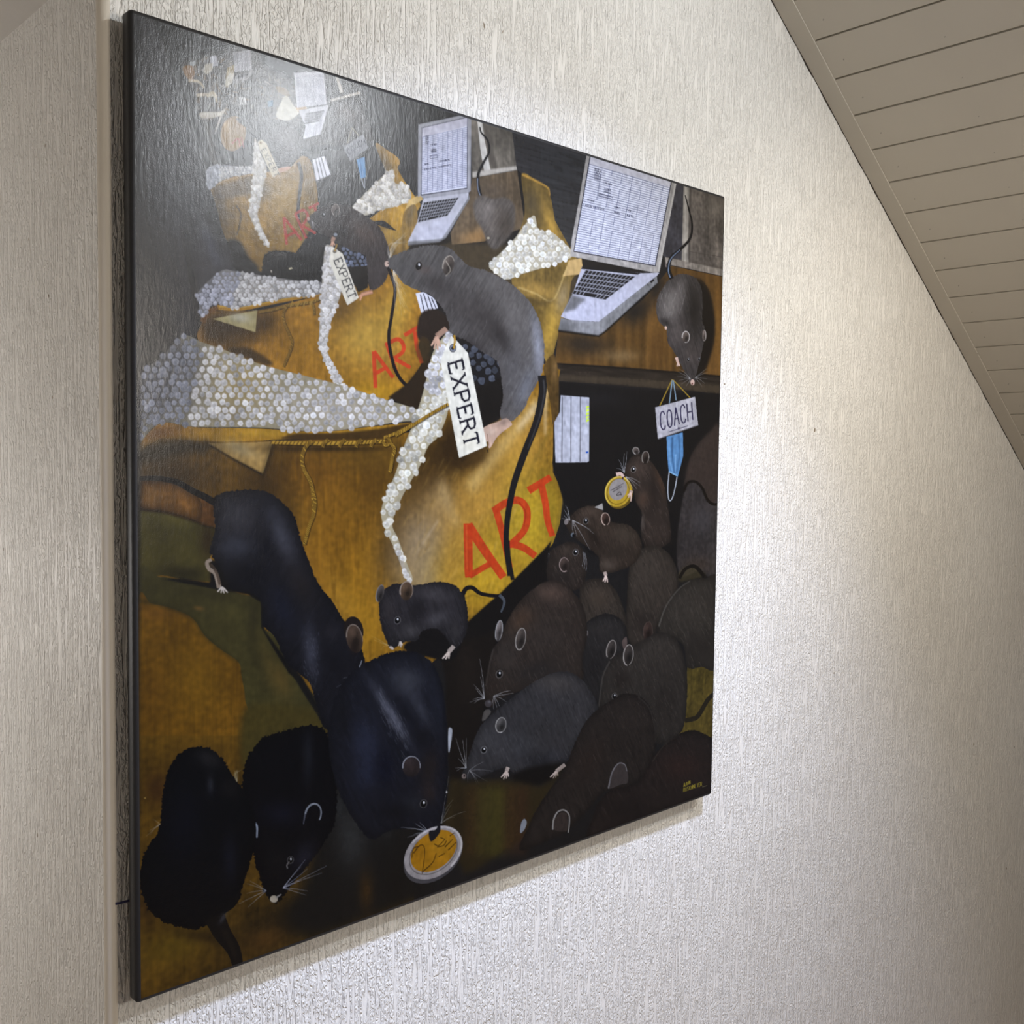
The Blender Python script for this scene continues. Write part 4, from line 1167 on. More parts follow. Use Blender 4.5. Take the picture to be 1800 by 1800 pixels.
# ---- the large rat
fill('B', [(510, 1330), (600, 1310), (680, 1370), (690, 1440), (640, 1460), (560, 1520), (490, 1500), (480, 1420)], (38, 29, 24), soft=1)
fill('B', [(470, 1560), (520, 1480), (570, 1540), (540, 1640), (500, 1640)], (66, 50, 24), a=.7, soft=3)
p_R = part('painted_rat', 'large grey rat holding the big EXPERT tag, its back arched')
big = [(678, 463), (690, 450), (722, 438), (760, 431), (790, 436), (822, 466), (850, 474), (880, 488), (906, 505), (933, 533), (950, 569), (957, 613), (953, 652), (945, 672), (932, 695), (920, 720), (903, 738), (885, 742), (879, 726), (884, 700), (882, 672), (876, 640), (865, 628), (850, 620), (825, 602), (800, 590), (790, 583), (789, 570), (778, 542), (756, 519), (733, 510), (711, 499), (694, 480), (684, 470)]
m = fill('P', big, (82, 79, 76), pid=p_R, fuzz=.9, grain=.09, gf=F_D2)
RB = m
glow('P', 720, 470, 40, 18, 0, (78, 76, 74), .6, m); glow('P', 850, 560, 30, 60, -30, (58, 54, 52), .8, m); glow('P', 800, 540, 26, 40, -40, (62, 58, 56), .7, m); glow('P', 905, 560, 26, 60, -20, (104, 100, 96), .7, m)
glow('P', 946, 610, 10, 60, -5, (150, 152, 160), .8, m); glow('P', 900, 650, 26, 60, 8, (92, 90, 90), .7, m); glow('P', 880, 590, 14, 36, -25, (44, 41, 40), .8, m); glow('P', 770, 500, 30, 16, 25, (54, 50, 49), .7, m); glow('P', 830, 610, 26, 14, 25, (42, 39, 39), .8, m)
glow('P', 880, 690, 10, 40, 0, (66, 62, 60), .7, m); glow('P', 925, 680, 12, 36, 20, (116, 118, 124), .7, m); glow('P', 870, 500, 40, 16, 30, (96, 92, 88), .6, m)
for i in range(160):
    x, y = rs.uniform(780, 955), rs.uniform(480, 720)
    stroke('P', [(x, y), (x - 3 + rs.randn() * 2, y + 9 + rs.rand() * 6)], .9, (132, 128, 124) if rs.rand() < .5 else (48, 45, 44), .5, .30, clip=m)
ear('B', 678, 1030, 36, 62, 12, (96, 86, 78), (196, 186, 168), 12, p_R, 150, 330, .7); stroke('B', [(660, 1000), (690, 1060), (660, 1100)], 8, (178, 168, 150), 5, .6)
eye('B', 490, 1035, 20, (84, 76, 70)); glow('B', 530, 1060, 40, 24, 0, (96, 78, 70), .4, m)
ell('B', 288, 1022, 14, 18, 0, (190, 164, 146), pid=p_R); ell('B', 296, 1018, 5, 6, 0, (70, 50, 46))
for i in range(24):
    stroke('B', [(330, 1060), (345 + rs.randn() * 14, 1130), (370 + rs.uniform(-40, 60), 1180 + rs.uniform(-20, 170))], 2.2, (206, 200, 186), 1, .5)
# hand and foot
p_hand = p_R
paw('E', 470, 165, [(432, 232), (452, 255), (478, 262), (496, 240)], (200, 160, 134), 20, (540, 110))
fill('E', [(780, 832), (820, 795), (900, 765), (960, 742), (1000, 780), (985, 800), (930, 840), (890, 880), (850, 945), (835, 945), (830, 905), (800, 910), (783, 880)], (190, 160, 138), pid=p_R)
glow('E', 940, 770, 50, 26, -20, (132, 110, 96), .7); glow('E', 850, 840, 40, 30, -30, (206, 182, 160), .6)
for st in ([(800, 850), (806, 905)], [(826, 850), (838, 935)], [(786, 870), (798, 920)]): stroke('E', st, 5, (96, 70, 58), 3, .8)
stroke('E', [(830, 960), (832, 985)], 6, (30, 24, 20))
# tail of the large rat
m = stroke('E', [(1210, 440), (1215, 560), (1175, 760), (1090, 980), (1020, 1180), (985, 1340), (965, 1480), (960, 1640), (985, 1850)], 58, (26, 25, 26), 34, pid=p_R)
stroke('E', [(1222, 470), (1226, 570), (1190, 740), (1110, 960)], 12, (74, 74, 74), 6, .7, soft=1)
stroke('H', [(1050, 0), (1060, 120), (1085, 250)], 30, (26, 24, 24), 26, pid=p_R)
# big tag
p_t1 = part('painted_tag', 'large cream tag lettered EXPERT, front of the picture')
stroke('E', [(640, 1030), (830, 940)], 24, (26, 18, 12), 24, .6, soft=4)
m = fill('E', [(572, 160), (612, 196), (690, 282), (824, 935), (628, 1020), (497, 337), (530, 250)], (226, 222, 204), False, pid=p_t1)
glow('E', 700, 900, 90, 90, 0, (232, 224, 196), .5, m)
for r_, c_ in ((25, (70, 72, 76)), (19, (130, 134, 140)), (11, (24, 24, 28))): ell('E', 584, 248, r_, r_ * 1.2, 0, c_, pid=p_t1)
stroke('E', [(590, 250), (598, 200), (594, 156)], 14, (176, 134, 44), 14, pid=p_t1)
word('E', 'EXPERT', (552, 362), (20, 99), (15, 76), (98, -31), 16, (28, 28, 40), p_t1, .2, [1.0, 1.12, 1.05, .95, 1.0, 1.0])

# ---- dark right half: cupboard, papers, sign, mask
fill('F', [(206, 122), (600, 165), (1000, 195), (1316, 208), (1296, 1490), (1000, 1500), (400, 1300), (240, 960), (160, 680), (205, 330)], (21, 20, 20), False, soft=1)
glow('F', 480, 240, 180, 60, 0, (30, 29, 30), .6)
m = fill('F', [(1240, 470), (1310, 440), (1300, 980), (1230, 960), (1180, 850), (1100, 810), (1070, 850), (1090, 700), (1150, 570)], (54, 45, 40), soft=4)
m = fill('F', [(1070, 870), (1110, 815), (1160, 825), (1210, 900), (1260, 965), (1300, 970), (1290, 1480), (1180, 1420), (1040, 1450), (1020, 1200)], (50, 46, 45), soft=2, grain=.1)
glow('F', 1200, 1080, 70, 110, 0, (66, 63, 64), .7, m); glow('F', 1160, 1380, 110, 60, 0, (58, 48, 40), .7, m)
stroke('F', [(1065, 880), (1090, 820), (1140, 808), (1190, 850), (1225, 930), (1262, 962), (1300, 965)], 16, (20, 17, 15), 20)
p_pp = part('painted_papers', 'stack of white folders standing in the dark cupboard')
m = fill('F', [(218, 215), (415, 230), (412, 668), (400, 675), (182, 678), (174, 400), (212, 330)], (172, 174, 182), False, pid=p_pp, grain=.04)
glow('F', 320, 560, 60, 90, 0, (196, 198, 206), .7, m); glow('F', 200, 620, 30, 60, 0, (190, 190, 196), .6, m)
for x in (228, 289, 353): stroke('F', [(x, 222), (x - 2, 672)], 4.5, (40, 36, 40), sm=False)
for i in range(5): ell('F', 404, 294 + 23 * i, 10, 7, 0, (206, 232, 70)); ell('F', 397, 300 + 23 * i, 6, 6, 0, (206, 232, 70))
fill('F', [(391, 601), (409, 600), (409, 613), (391, 614)], (40, 84, 170), False)
p_sg = part('painted_sign', 'grey hanging sign lettered COACH on the right')
stroke('F', [(985, 105), (940, 200), (898, 290)], 7, (150, 124, 44), sm=False); stroke('F', [(990, 108), (1050, 170), (1108, 232)], 7, (150, 124, 44), sm=False)
stroke('F', [(985, 110), (975, 190), (965, 270)], 7, (122, 146, 160), sm=False); stroke('F', [(992, 112), (1004, 190), (1012, 250)], 7, (122, 146, 160), sm=False)
p_mk = part('painted_face_mask', 'blue face mask hanging under the COACH sign')
m = fill('F', [(946, 500), (1058, 470), (1061, 630), (1024, 772), (962, 742), (950, 620)], (88, 134, 178), False, pid=p_mk)
stroke('F', [(985, 500), (985, 620), (1000, 760)], 14, (52, 84, 120), 8, .7, soft=1); stroke('F', [(1030, 490), (1035, 620), (1015, 750)], 12, (60, 94, 130), 8, .6, soft=1); stroke('F', [(962, 520), (966, 640), (985, 740)], 8, (130, 176, 214), 6, .7, soft=1); stroke('F', [(1010, 620), (1005, 740)], 8, (140, 184, 220), 5, .6)
stroke('F', [(962, 738), (1022, 770)], 9, (130, 178, 214), sm=False)
stroke('F', [(964, 742), (955, 840), (958, 915), (970, 940), (988, 915), (1005, 850), (1018, 775)], 6, (176, 182, 188))
fill('F', [(868, 298), (1142, 225), (1163, 420), (886, 515)], (176, 174, 178), False, pid=p_sg, grain=.05)
stroke('F', [(886, 516), (1163, 421)], 6, (90, 88, 90), sm=False)
for i, ch in enumerate('COACH'):
    o_ = np.array([908, 455]) + np.array([46.5, -15.2]) * i
    letter('F', ch, o_, (33, -10), (-9, -122), 9, (52, 48, 74), p_sg, sm=True)
stroke('F', [(965, 466), (1095, 424)], 5, (60, 56, 80), sm=False); ell('F', 1030, 442, 6, 9, 0, (52, 48, 74))

# ---- rats of the right hand crowd, back to front
def rat(S, pts, col, name, hi=(), fuzz=.8, gf=None, rim=None, soft=0):
    pid = part('painted_rat', name)
    m_ = fill(S, pts, col, pid=pid, fuzz=fuzz, grain=.07, gf=F_D1 if gf is None else gf)
    edge_shade(m_, 12, tuple(c * .55 for c in col), .6)
    for g in hi: glow(S, *g, clip=m_)
    pp = T(S, pts); lo_, hi_ = pp.min(0), pp.max(0)
    sgn = -1 if gf is F_D2 else 1
    for i in range(int(min(260, 40 + np.prod(hi_ - lo_) / 180))):
        x, y = rs.uniform(lo_[0], hi_[0]), rs.uniform(lo_[1], hi_[1])
        ln = rs.uniform(5, 13)
        stroke('P', [(x, y), (x + sgn * ln * .45 + rs.randn(), y + ln)], rs.uniform(.7, 1.6), tuple(min(c_ * 1.9 + 16, 200) for c_ in col) if rs.rand() < .6 else tuple(c_ * .4 for c_ in col), .4, .22, sm=False, clip=m_)
    if rim: stroke(S, rim[0], rim[1], rim[2], rim[1] * .5, .55, soft=1)
    return pid, m_


fill('I', [(1185, 790), (1360, 770), (1348, 1290), (1200, 1210), (1130, 1225)], (82, 70, 30), False, grain=.12)
stroke('I', [(1355, 965), (1310, 1010), (1260, 1095), (1230, 1125), (1165, 1140)], 26, (34, 30, 22), 30, .95)
fill('I', [(1130, 200), (1200, 160), (1300, 220), (1200, 250), (1130, 260)], (70, 62, 40), soft=2, a=.6)
stroke('I', [(1130, 240), (1170, 180), (1230, 165), (1290, 230)], 20, (22, 19, 16), 24)
# rat with the coin
pid, m = rat('F', [(650, 765), (662, 705), (715, 632), (780, 620), (830, 660), (880, 730), (930, 830), (950, 950), (968, 1080), (970, 1220), (860, 1270), (785, 1230), (768, 1110), (776, 1030), (738, 950), (722, 880), (692, 830), (658, 795)], (50, 42, 37), 'brown rat sitting up and nibbling a gold coin', [(760, 720, 60, 60, 0, (70, 58, 50), .7), (900, 800, 26, 110, -20, (84, 60, 44), .6), (790, 930, 50, 60, 30, (76, 58, 46), .7), (780, 1090, 14, 60, 0, (96, 88, 80), .6), (860, 900, 50, 160, 0, (34, 28, 25), .7)])
ear('F', 736, 597, 22, 26, -20, (96, 86, 80), (196, 190, 178), 7, pid); ear('F', 801, 642, 25, 44, 5, (62, 52, 46), (186, 180, 168), 6, pid)
eye('F', 718, 725, 14, (150, 146, 140))
p_c1 = part('painted_coin', 'small gold-rimmed coin held by the sitting rat')
ell('F', 622, 890, 92, 108, 20, (96, 76, 26), pid=p_c1); ell('F', 613, 876, 91, 108, 20, (172, 142, 42), pid=p_c1); ring('F', 613, 876, 86, 103, 20, 7, (214, 186, 84), 100, 300); ring('F', 613, 876, 74, 90, 20, 5, (110, 86, 24), 0, 360)
ell('F', 612, 862, 60, 76, 20, (140, 134, 130), pid=p_c1)
for st in ([(560, 870), (600, 850), (650, 820)], [(575, 880), (640, 840)], [(600, 900), (625, 880), (635, 905)], [(600, 905), (640, 895)]): stroke('F', st, 6, (52, 48, 48), 4, .8)
stroke('F', [(600, 760), (630, 755), (650, 775)], 26, (206, 178, 166), 18); ell('F', 645, 785, 7, 10, 0, (70, 52, 50)); paw('F', 700, 885, [(678, 905), (682, 920), (700, 945)], (206, 178, 160), 12, (705, 870))
whiskers('F', 655, 745, [(615, 655), (628, 690), (655, 615), (600, 715), (672, 600)], w=3); whiskers('F', 665, 775, [(760, 840), (740, 860), (765, 815), (720, 865), (690, 850)], w=3)
pid, m = rat('I', [(800, 600), (800, 380), (820, 160), (895, 55), (975, 35), (1060, 80), (1112, 180), (1122, 300), (1050, 430), (990, 560), (950, 650), (860, 680)], (52, 46, 40), 'brown rat back below the sitting rat', [(930, 200, 90, 120, 0, (62, 55, 48), .6), (900, 520, 80, 90, 0, (36, 31, 28), .7)])
ear('I', 932, 575, 30, 62, 4, (64, 50, 44), (96, 86, 78), 5, pid, 150, 400, .5)
pid, m = rat('I', [(990, 580), (1005, 500), (1045, 415), (1120, 310), (1200, 252), (1290, 240), (1375, 260), (1370, 780), (1270, 800), (1180, 800), (1150, 650)], (48, 44, 39), 'dark brown rat cut by the right edge', [(1200, 420, 120, 110, 0, (58, 53, 47), .6), (1280, 680, 110, 100, 0, (36, 32, 29), .7)], rim=([(1000, 545), (1045, 420), (1125, 310), (1200, 255)], 9, (110, 106, 98)))
pid, m = rat('I', [(500, 620), (500, 380), (520, 270), (630, 240), (715, 300), (765, 390), (792, 490), (795, 600), (700, 660), (560, 660)], (50, 44, 38), 'brown rat back under the raised paw', [(620, 360, 80, 70, 0, (66, 56, 46), .7)])
# looking rat
pid, m = rat('F', [(245, 1085), (280, 1050), (340, 1000), (420, 972), (490, 995), (550, 1060), (580, 1090), (680, 1108), (750, 1170), (775, 1260), (735, 1360), (640, 1412), (530, 1440), (486, 1420), (480, 1330), (420, 1275), (360, 1230), (300, 1180), (260, 1125)], (52, 43, 36), 'brown rat looking left with its paw raised', [(430, 1010, 90, 40, 10, (72, 60, 50), .7), (660, 1170, 80, 60, 20, (66, 58, 48), .6), (450, 1200, 40, 90, -30, (28, 23, 20), .7), (540, 1380, 60, 40, 0, (88, 78, 68), .6), (600, 1290, 110, 60, 0, (40, 34, 29), .6)])
ear('F', 526, 1066, 30, 44, -5, (70, 52, 44), (214, 190, 172), 9, pid, 100, 440); fill('F', [(450, 985), (505, 957), (510, 1005)], (150, 146, 140), False, pid=pid); eye('F', 390, 1080, 14); ell('F', 256, 1085, 14, 20, 20, (120, 112, 108), pid=pid)
paw('F', 528, 1455, [(508, 1495), (522, 1502), (540, 1502)], (212, 190, 176), 12, (520, 1430))
whiskers('F', 280, 1075, [(240, 1000), (262, 980), (225, 1060), (240, 1040), (250, 970)], w=3); whiskers('F', 300, 1075, [(450, 1170), (425, 1140), (420, 1280), (330, 1190), (310, 1180)], w=3)
ell('F', 300, 1175, 12, 14, 0, (120, 132, 140), .8); ell('F', 306, 1180, 10, 12, 0, (14, 14, 16))
pid, m = rat('F', [(108, 1410), (128, 1310), (180, 1262), (270, 1225), (340, 1240), (375, 1285), (402, 1340), (392, 1450), (372, 1520), (300, 1560), (190, 1530), (128, 1480)], (46, 39, 34), 'small dark rat looking up beside the sack', [(260, 1280, 70, 40, 0, (64, 54, 46), .7), (220, 1460, 80, 50, 0, (34, 30, 28), .7)])
ear('F', 242, 1380, 34, 50, 0, (70, 58, 52), (190, 168, 158), 9, pid, 60, 330); ear('F', 124, 1342, 14, 42, 14, (58, 54, 52), (176, 180, 184), 7, pid, 90, 300); eye('F', 320, 1295, 15)
for q_ in ((370, 1290, 365, 1390), (385, 1300, 392, 1420), (378, 1295, 378, 1410)): stroke('F', [q_[:2], ((q_[0] + q_[2]) / 2 + 8, (q_[1] + q_[3]) / 2), q_[2:]], 3, (170, 174, 178), 2, .7)
# dark wedge below sack (diagonal)
fill('H', [(1330, 0), (1280, 60), (1200, 140), (1010, 330), (905, 420), (800, 515), (760, 620), (700, 740), (640, 760), (520, 660), (480, 620), (600, 560), (700, 700), (660, 1000), (700, 1300), (900, 1200), (1000, 700), (1040, 520), (1180, 330), (1300, 260), (1300, 130)], (20, 18, 17), False, soft=1)
fill('H', [(640, 720), (760, 640), (900, 600), (1000, 560), (960, 700), (920, 950), (900, 1060), (860, 1240), (800, 1400), (760, 1520), (690, 1520), (670, 1200), (660, 900)], (24, 20, 17), soft=3)
glow('H', 800, 830, 70, 200, 0, (34, 28, 23), .7)
# crouching rats, centre right
pid, m = rat('I', [(510, 600), (560, 505), (680, 462), (780, 520), (800, 610), (790, 700), (700, 800), (650, 900), (630, 1040), (560, 960), (515, 860)], (38, 36, 35), 'black rat in the crowd seen from the front', [(640, 560, 90, 50, 0, (46, 43, 41), .6), (600, 800, 60, 120, 0, (26, 24, 24), .7)])
fill('I', [(555, 585), (520, 570), (485, 590), (478, 640), (500, 685), (530, 680), (540, 620)], (84, 78, 76), pid=pid); stroke('I', [(552, 578), (505, 575), (482, 610), (488, 660), (512, 690)], 8, (150, 146, 142), 4, .8); stroke('I', [(510, 690), (508, 760), (514, 850)], 8, (92, 92, 94), 4, .6)
ear('I', 700, 690, 30, 62, 12, (66, 60, 56), (176, 168, 160), 8, pid, 120, 440)
pid, m = rat('I', [(640, 860), (690, 760), (770, 700), (860, 655), (930, 615), (990, 585), (1080, 600), (1142, 680), (1172, 800), (1182, 920), (1168, 1130), (1130, 1225), (1000, 1290), (960, 1180), (900, 1060), (800, 1000), (700, 1030), (622, 1060), (628, 960)], (46, 42, 38), 'large dark rat at the right, only its eye and ear showing', [(1000, 700, 110, 90, 0, (56, 51, 46), .6), (1030, 1050, 100, 150, 0, (36, 32, 29), .6), (760, 880, 60, 70, 0, (32, 27, 24), .7)])
stroke('I', [(690, 765), (650, 850), (632, 960), (622, 1050)], 9, (96, 92, 86), 5, .5, soft=1); ear('I', 808, 725, 32, 68, 6, (64, 58, 54), (186, 180, 172), 9, pid, 90, 430); fill('I', [(770, 640), (795, 610), (800, 660), (780, 690)], (104, 88, 82), a=.7); eye('I', 720, 985, 13)
# rat D
pid, m = rat('H', [(905, 1010), (910, 900), (930, 790), (960, 690), (1010, 610), (1040, 530), (1100, 425), (1180, 335), (1280, 265), (1375, 258), (1450, 310), (1520, 400), (1552, 510), (1552, 640), (1525, 740), (1530, 870), (1440, 900), (1250, 940), (1120, 960), (1000, 1010), (960, 1050), (920, 1055)], (46, 39, 34), 'brown rat with lowered head in the middle of the crowd', [(1330, 330, 110, 60, 10, (82, 66, 56), .75), (1140, 500, 70, 90, 40, (74, 56, 42), .7), (1300, 620, 140, 110, 0, (50, 44, 40), .6), (1040, 720, 70, 110, 20, (54, 49, 45), .6), (1250, 830, 160, 70, -10, (34, 32, 31), .7), (960, 930, 40, 60, 0, (40, 32, 27), .6)])
ear('H', 998, 572, 22, 68, 8, (120, 112, 108), (176, 176, 174), 8, pid); ear('H', 1135, 624, 32, 72, 10, (78, 70, 64), (170, 164, 156), 9, pid, 60, 440); eye('H', 1000, 846, 17, (120, 116, 112)); ell('H', 930, 1032, 22, 22, 0, (60, 56, 57), pid=pid); glow('H', 936, 1022, 10, 8, 0, (104, 102, 106), .7)
stroke('H', [(960, 690), (935, 800), (915, 920)], 8, (84, 78, 72), 4, .5, soft=1)
whiskers('H', 905, 1000, [(810, 1025), (840, 1030), (838, 912), (850, 935), (880, 860), (876, 750), (830, 1008)], w=3); whiskers('H', 965, 985, [(1090, 965), (1050, 1025), (1070, 950), (1000, 1050), (965, 1070), (985, 1060)], w=3)
# rat E
pid, m = rat('H', [(762, 1500), (775, 1450), (800, 1380), (845, 1250), (900, 1150), (1000, 1060), (1100, 980), (1200, 908), (1330, 842), (1440, 832), (1530, 890), (1600, 990), (1622, 1075), (1560, 1160), (1485, 1290), (1425, 1400), (1330, 1470), (1200, 1500), (1100, 1480), (1050, 1440), (990, 1450), (900, 1490), (830, 1510), (780, 1512)], (50, 49, 50), 'dark grey rat sniffing to the left, front of the crowd', [(1350, 900, 160, 60, 10, (68, 64, 61), .7), (960, 1270, 90, 100, -30, (64, 64, 66), .6), (1140, 1320, 90, 120, 0, (56, 57, 60), .6), (1280, 1200, 120, 90, 0, (44, 43, 43), .6), (1290, 1400, 130, 60, 0, (30, 30, 33), .8), (1360, 1370, 60, 50, -20, (54, 54, 58), .6)])
fill('H', [(1080, 1500), (1180, 1440), (1420, 1410), (1330, 1520), (1160, 1560)], (18, 16, 15), soft=4)
fill('H', [(890, 1140), (905, 1080), (935, 1070), (945, 1090), (915, 1130)], (78, 74, 70), pid=pid); ear('H', 1010, 1168, 34, 50, 12, (86, 84, 82), (190, 186, 180), 8, pid, 60, 420); eye('H', 902, 1325, 15, (150, 148, 146)); ell('H', 776, 1492, 14, 16, 0, (118, 106, 100), pid=pid); ell('H', 779, 1490, 6, 7, 0, (34, 29, 29))
paw('H', 1045, 1460, [(1010, 1500), (1026, 1512), (1044, 1508), (1058, 1495)], (206, 188, 176), 12, (1055, 1435)); paw('H', 1360, 1462, [(1322, 1498), (1340, 1505), (1356, 1502), (1370, 1490)], (206, 188, 176), 12, (1415, 1418))
whiskers('H', 790, 1440, [(720, 1440), (730, 1460), (740, 1380), (768, 1260), (790, 1250), (724, 1250)], w=3); whiskers('H', 810, 1455, [(930, 1530), (960, 1460), (880, 1560), (860, 1555), (900, 1400), (800, 1530)], w=3, a=.5)
# front right rats
fill('H', [(690, 1500), (800, 1530), (1000, 1510), (1180, 1540), (1250, 1560), (1330, 1520), (1420, 1420), (1300, 1620), (1200, 1800), (1130, 1900), (860, 2080), (780, 2110), (640, 1800)], (44, 36, 20), False, soft=5)
for x, c_ in ((760, (36, 28, 16)), (830, (62, 44, 22)), (900, (70, 62, 26)), (960, (66, 62, 24)), (1010, (74, 68, 26)), (1080, (64, 44, 24)), (1150, (60, 38, 24))): stroke('H', [(x, 1560), (x - 6, 1700), (x - 12, 1990)], 70, c_, 76, .55, soft=8)
pid, m = rat('I', [(480, 1260), (560, 1120), (700, 1010), (800, 968), (900, 1000), (962, 1090), (985, 1250), (965, 1370), (900, 1490), (800, 1570), (660, 1590), (540, 1720), (420, 1840), (300, 1900), (120, 1960), (180, 1800), (260, 1650), (400, 1450)], (37, 32, 29), 'dark brown rat in front of the crowd, head down', [(820, 1120, 120, 80, 20, (44, 38, 34), .6), (560, 1400, 90, 160, 30, (42, 33, 28), .6)], rim=([(870, 990), (940, 1060), (975, 1180), (980, 1280)], 8, (66, 62, 58)))
pid2, m = rat('I', [(560, 1900), (580, 1760), (620, 1660), (700, 1580), (850, 1540), (905, 1480), (980, 1350), (1100, 1242), (1200, 1202), (1280, 1220), (1362, 1310), (1362, 1660), (900, 1830)], (35, 29, 27), 'dark rat in the lower right corner above the signature', [(1150, 1430, 140, 90, 0, (48, 33, 29), .7), (800, 1700, 160, 80, 0, (26, 22, 21), .7)], rim=([(960, 1400), (1040, 1290), (1130, 1230)], 7, (60, 55, 48)))
fill('I', [(680, 1570), (700, 1490), (730, 1420), (775, 1408), (800, 1450), (805, 1530), (760, 1545)], (58, 52, 50), pid=pid); stroke('I', [(682, 1570), (705, 1470), (745, 1412), (785, 1418), (800, 1460)], 9, (118, 116, 118), 5, .8)
stroke('I', [(330, 1830), (335, 1770), (360, 1720), (400, 1706), (432, 1735), (435, 1790), (428, 1850)], 10, (160, 156, 150), 6, .85); fill('I', [(340, 1830), (345, 1770), (375, 1725), (415, 1730), (425, 1790), (415, 1840)], (54, 46, 42), a=.9, pid=pid)
fill('I', [(125, 1850), (130, 1790), (150, 1762), (165, 1785), (150, 1830)], (130, 134, 140), pid=pid)
# signature
SG = (156, 142, 48)
word('I', 'ALAIN', (1158, 1560), (8.6, -4.2), (7, -3.4), (0, -22), 3, SG)
word('I', 'RUSCHMEYER', (1157, 1592), (12.0, -4.1), (8.6, -3), (1, -25), 2.6, SG)
stroke('I', [(1276, 1560), (1305, 1552)], 2.4, (120, 116, 80), sm=False)

# ---- left foreground
m = fill('G', [(48, 345), (140, 340), (250, 345), (400, 420), (452, 500), (448, 610), (330, 572), (200, 540), (48, 525)], (116, 78, 34), grain=.1)
glow('G', 130, 440, 100, 60, 0, (128, 90, 42), .7, m); edge_shade(m, 10, (50, 32, 16), .8)
fill('G', [(430, 430), (520, 480), (530, 560), (525, 640), (450, 610), (455, 500)], (88, 56, 26), grain=.1)
m = fill('G', [(48, 530), (200, 545), (330, 580), (462, 625), (530, 640), (540, 760), (500, 830), (500, 980), (330, 965), (200, 940), (48, 960)], (66, 60, 27), sm=False, grain=.1, gf=F_C)
glow('G', 260, 580, 150, 40, 12, (92, 84, 36), .6, m); glow('G', 490, 720, 50, 120, 0, (44, 32, 18), .85, m); glow('G', 350, 930, 160, 50, 5, (34, 30, 17), .8, m); stroke('G', [(48, 522), (200, 540), (340, 578), (460, 622), (525, 640)], 16, (30, 22, 12), 14, .8, soft=1)
p_cl = part('painted_cloth', 'olive green cloth draped in the left foreground')
m = fill('G', [(48, 960), (180, 950), (330, 970), (560, 1020), (700, 1060), (800, 1082), (832, 1130), (840, 1270), (920, 1330), (1000, 1500), (1100, 1620), (1190, 1790), (1100, 2000), (720, 2000), (48, 2000)], (62, 57, 29), pid=p_cl, grain=.07, gf=F_C)
glow('G', 520, 1060, 160, 50, 10, (48, 44, 24), .8, m); glow('G', 780, 1200, 40, 110, 0, (40, 37, 22), .8, m); glow('G', 650, 1180, 60, 60, 0, (74, 68, 34), .6, m); glow('G', 860, 1480, 40, 200, -15, (78, 66, 32), .5, m); stroke('G', [(760, 1260), (790, 1450), (880, 1700)], 40, (40, 36, 20), 20, .6, soft=6, clip=m); glow('G', 950, 1600, 60, 120, -20, (92, 72, 32), .6, m)
glow('G', 430, 1150, 30, 14, 10, (116, 84, 40), .7, m)
m = fill('G', [(48, 1110), (130, 1120), (260, 1150), (390, 1212), (470, 1325), (570, 1410), (680, 1490), (700, 1580), (722, 1720), (725, 2000), (48, 2000)], (100, 69, 18), grain=.08)
glow('G', 420, 1600, 160, 250, 0, (114, 82, 20), .6, m); glow('G', 120, 1700, 100, 200, 0, (92, 62, 18), .6, m); glow('G', 160, 1180, 110, 50, 0, (112, 74, 26), .6, m)
stroke('G', [(48, 1100), (200, 1130), (390, 1210), (470, 1322), (680, 1488)], 22, (46, 42, 22), 16, .7, soft=2)
# bottom ground
m = fill('J', [(30, 300), (660, 300), (1100, 250), (1600, 600), (1600, 1300), (600, 1620), (20, 1830)], (84, 60, 18), False, grain=.12)
glow('J', 300, 200, 300, 250, 0, (104, 74, 20), .8, m); glow('J', 150, 600, 70, 90, 0, (58, 36, 16), .8, m); glow('J', 1250, 900, 260, 300, 0, (26, 24, 22), 1.0, m); glow('J', 1000, 1300, 420, 140, -20, (24, 20, 15), .95, m); glow('J', 1350, 1200, 60, 140, 0, (56, 38, 18), .7, m); glow('J', 250, 1480, 220, 110, -20, (92, 72, 20), .8, m); glow('J', 760, 1450, 130, 70, -20, (82, 56, 22), .8, m); glow('J', 450, 1440, 200, 40, 10, (44, 32, 14), .8, m); glow('J', 80, 1250, 70, 120, 0, (48, 32, 15), .7, m)
fill('J', [(620, 250), (700, 120), (1060, 160), (1110, 290), (900, 300), (700, 400), (640, 500)], (66, 57, 24), soft=5)
fill('J', [(1160, 500), (1500, 420), (1660, 560), (1660, 1280), (1150, 1450), (880, 1340), (1000, 1100)], (22, 21, 20), soft=12, a=.97)
glow('J', 1250, 880, 90, 170, 0, (50, 51, 50), .8); glow('J', 1330, 1180, 40, 110, 0, (66, 45, 20), .75); glow('J', 1180, 700, 40, 90, 0, (44, 46, 46), .6); glow('J', 1500, 1150, 60, 120, 0, (20, 18, 16), .8); glow('J', 1440, 820, 50, 80, 0, (40, 40, 40), .6)
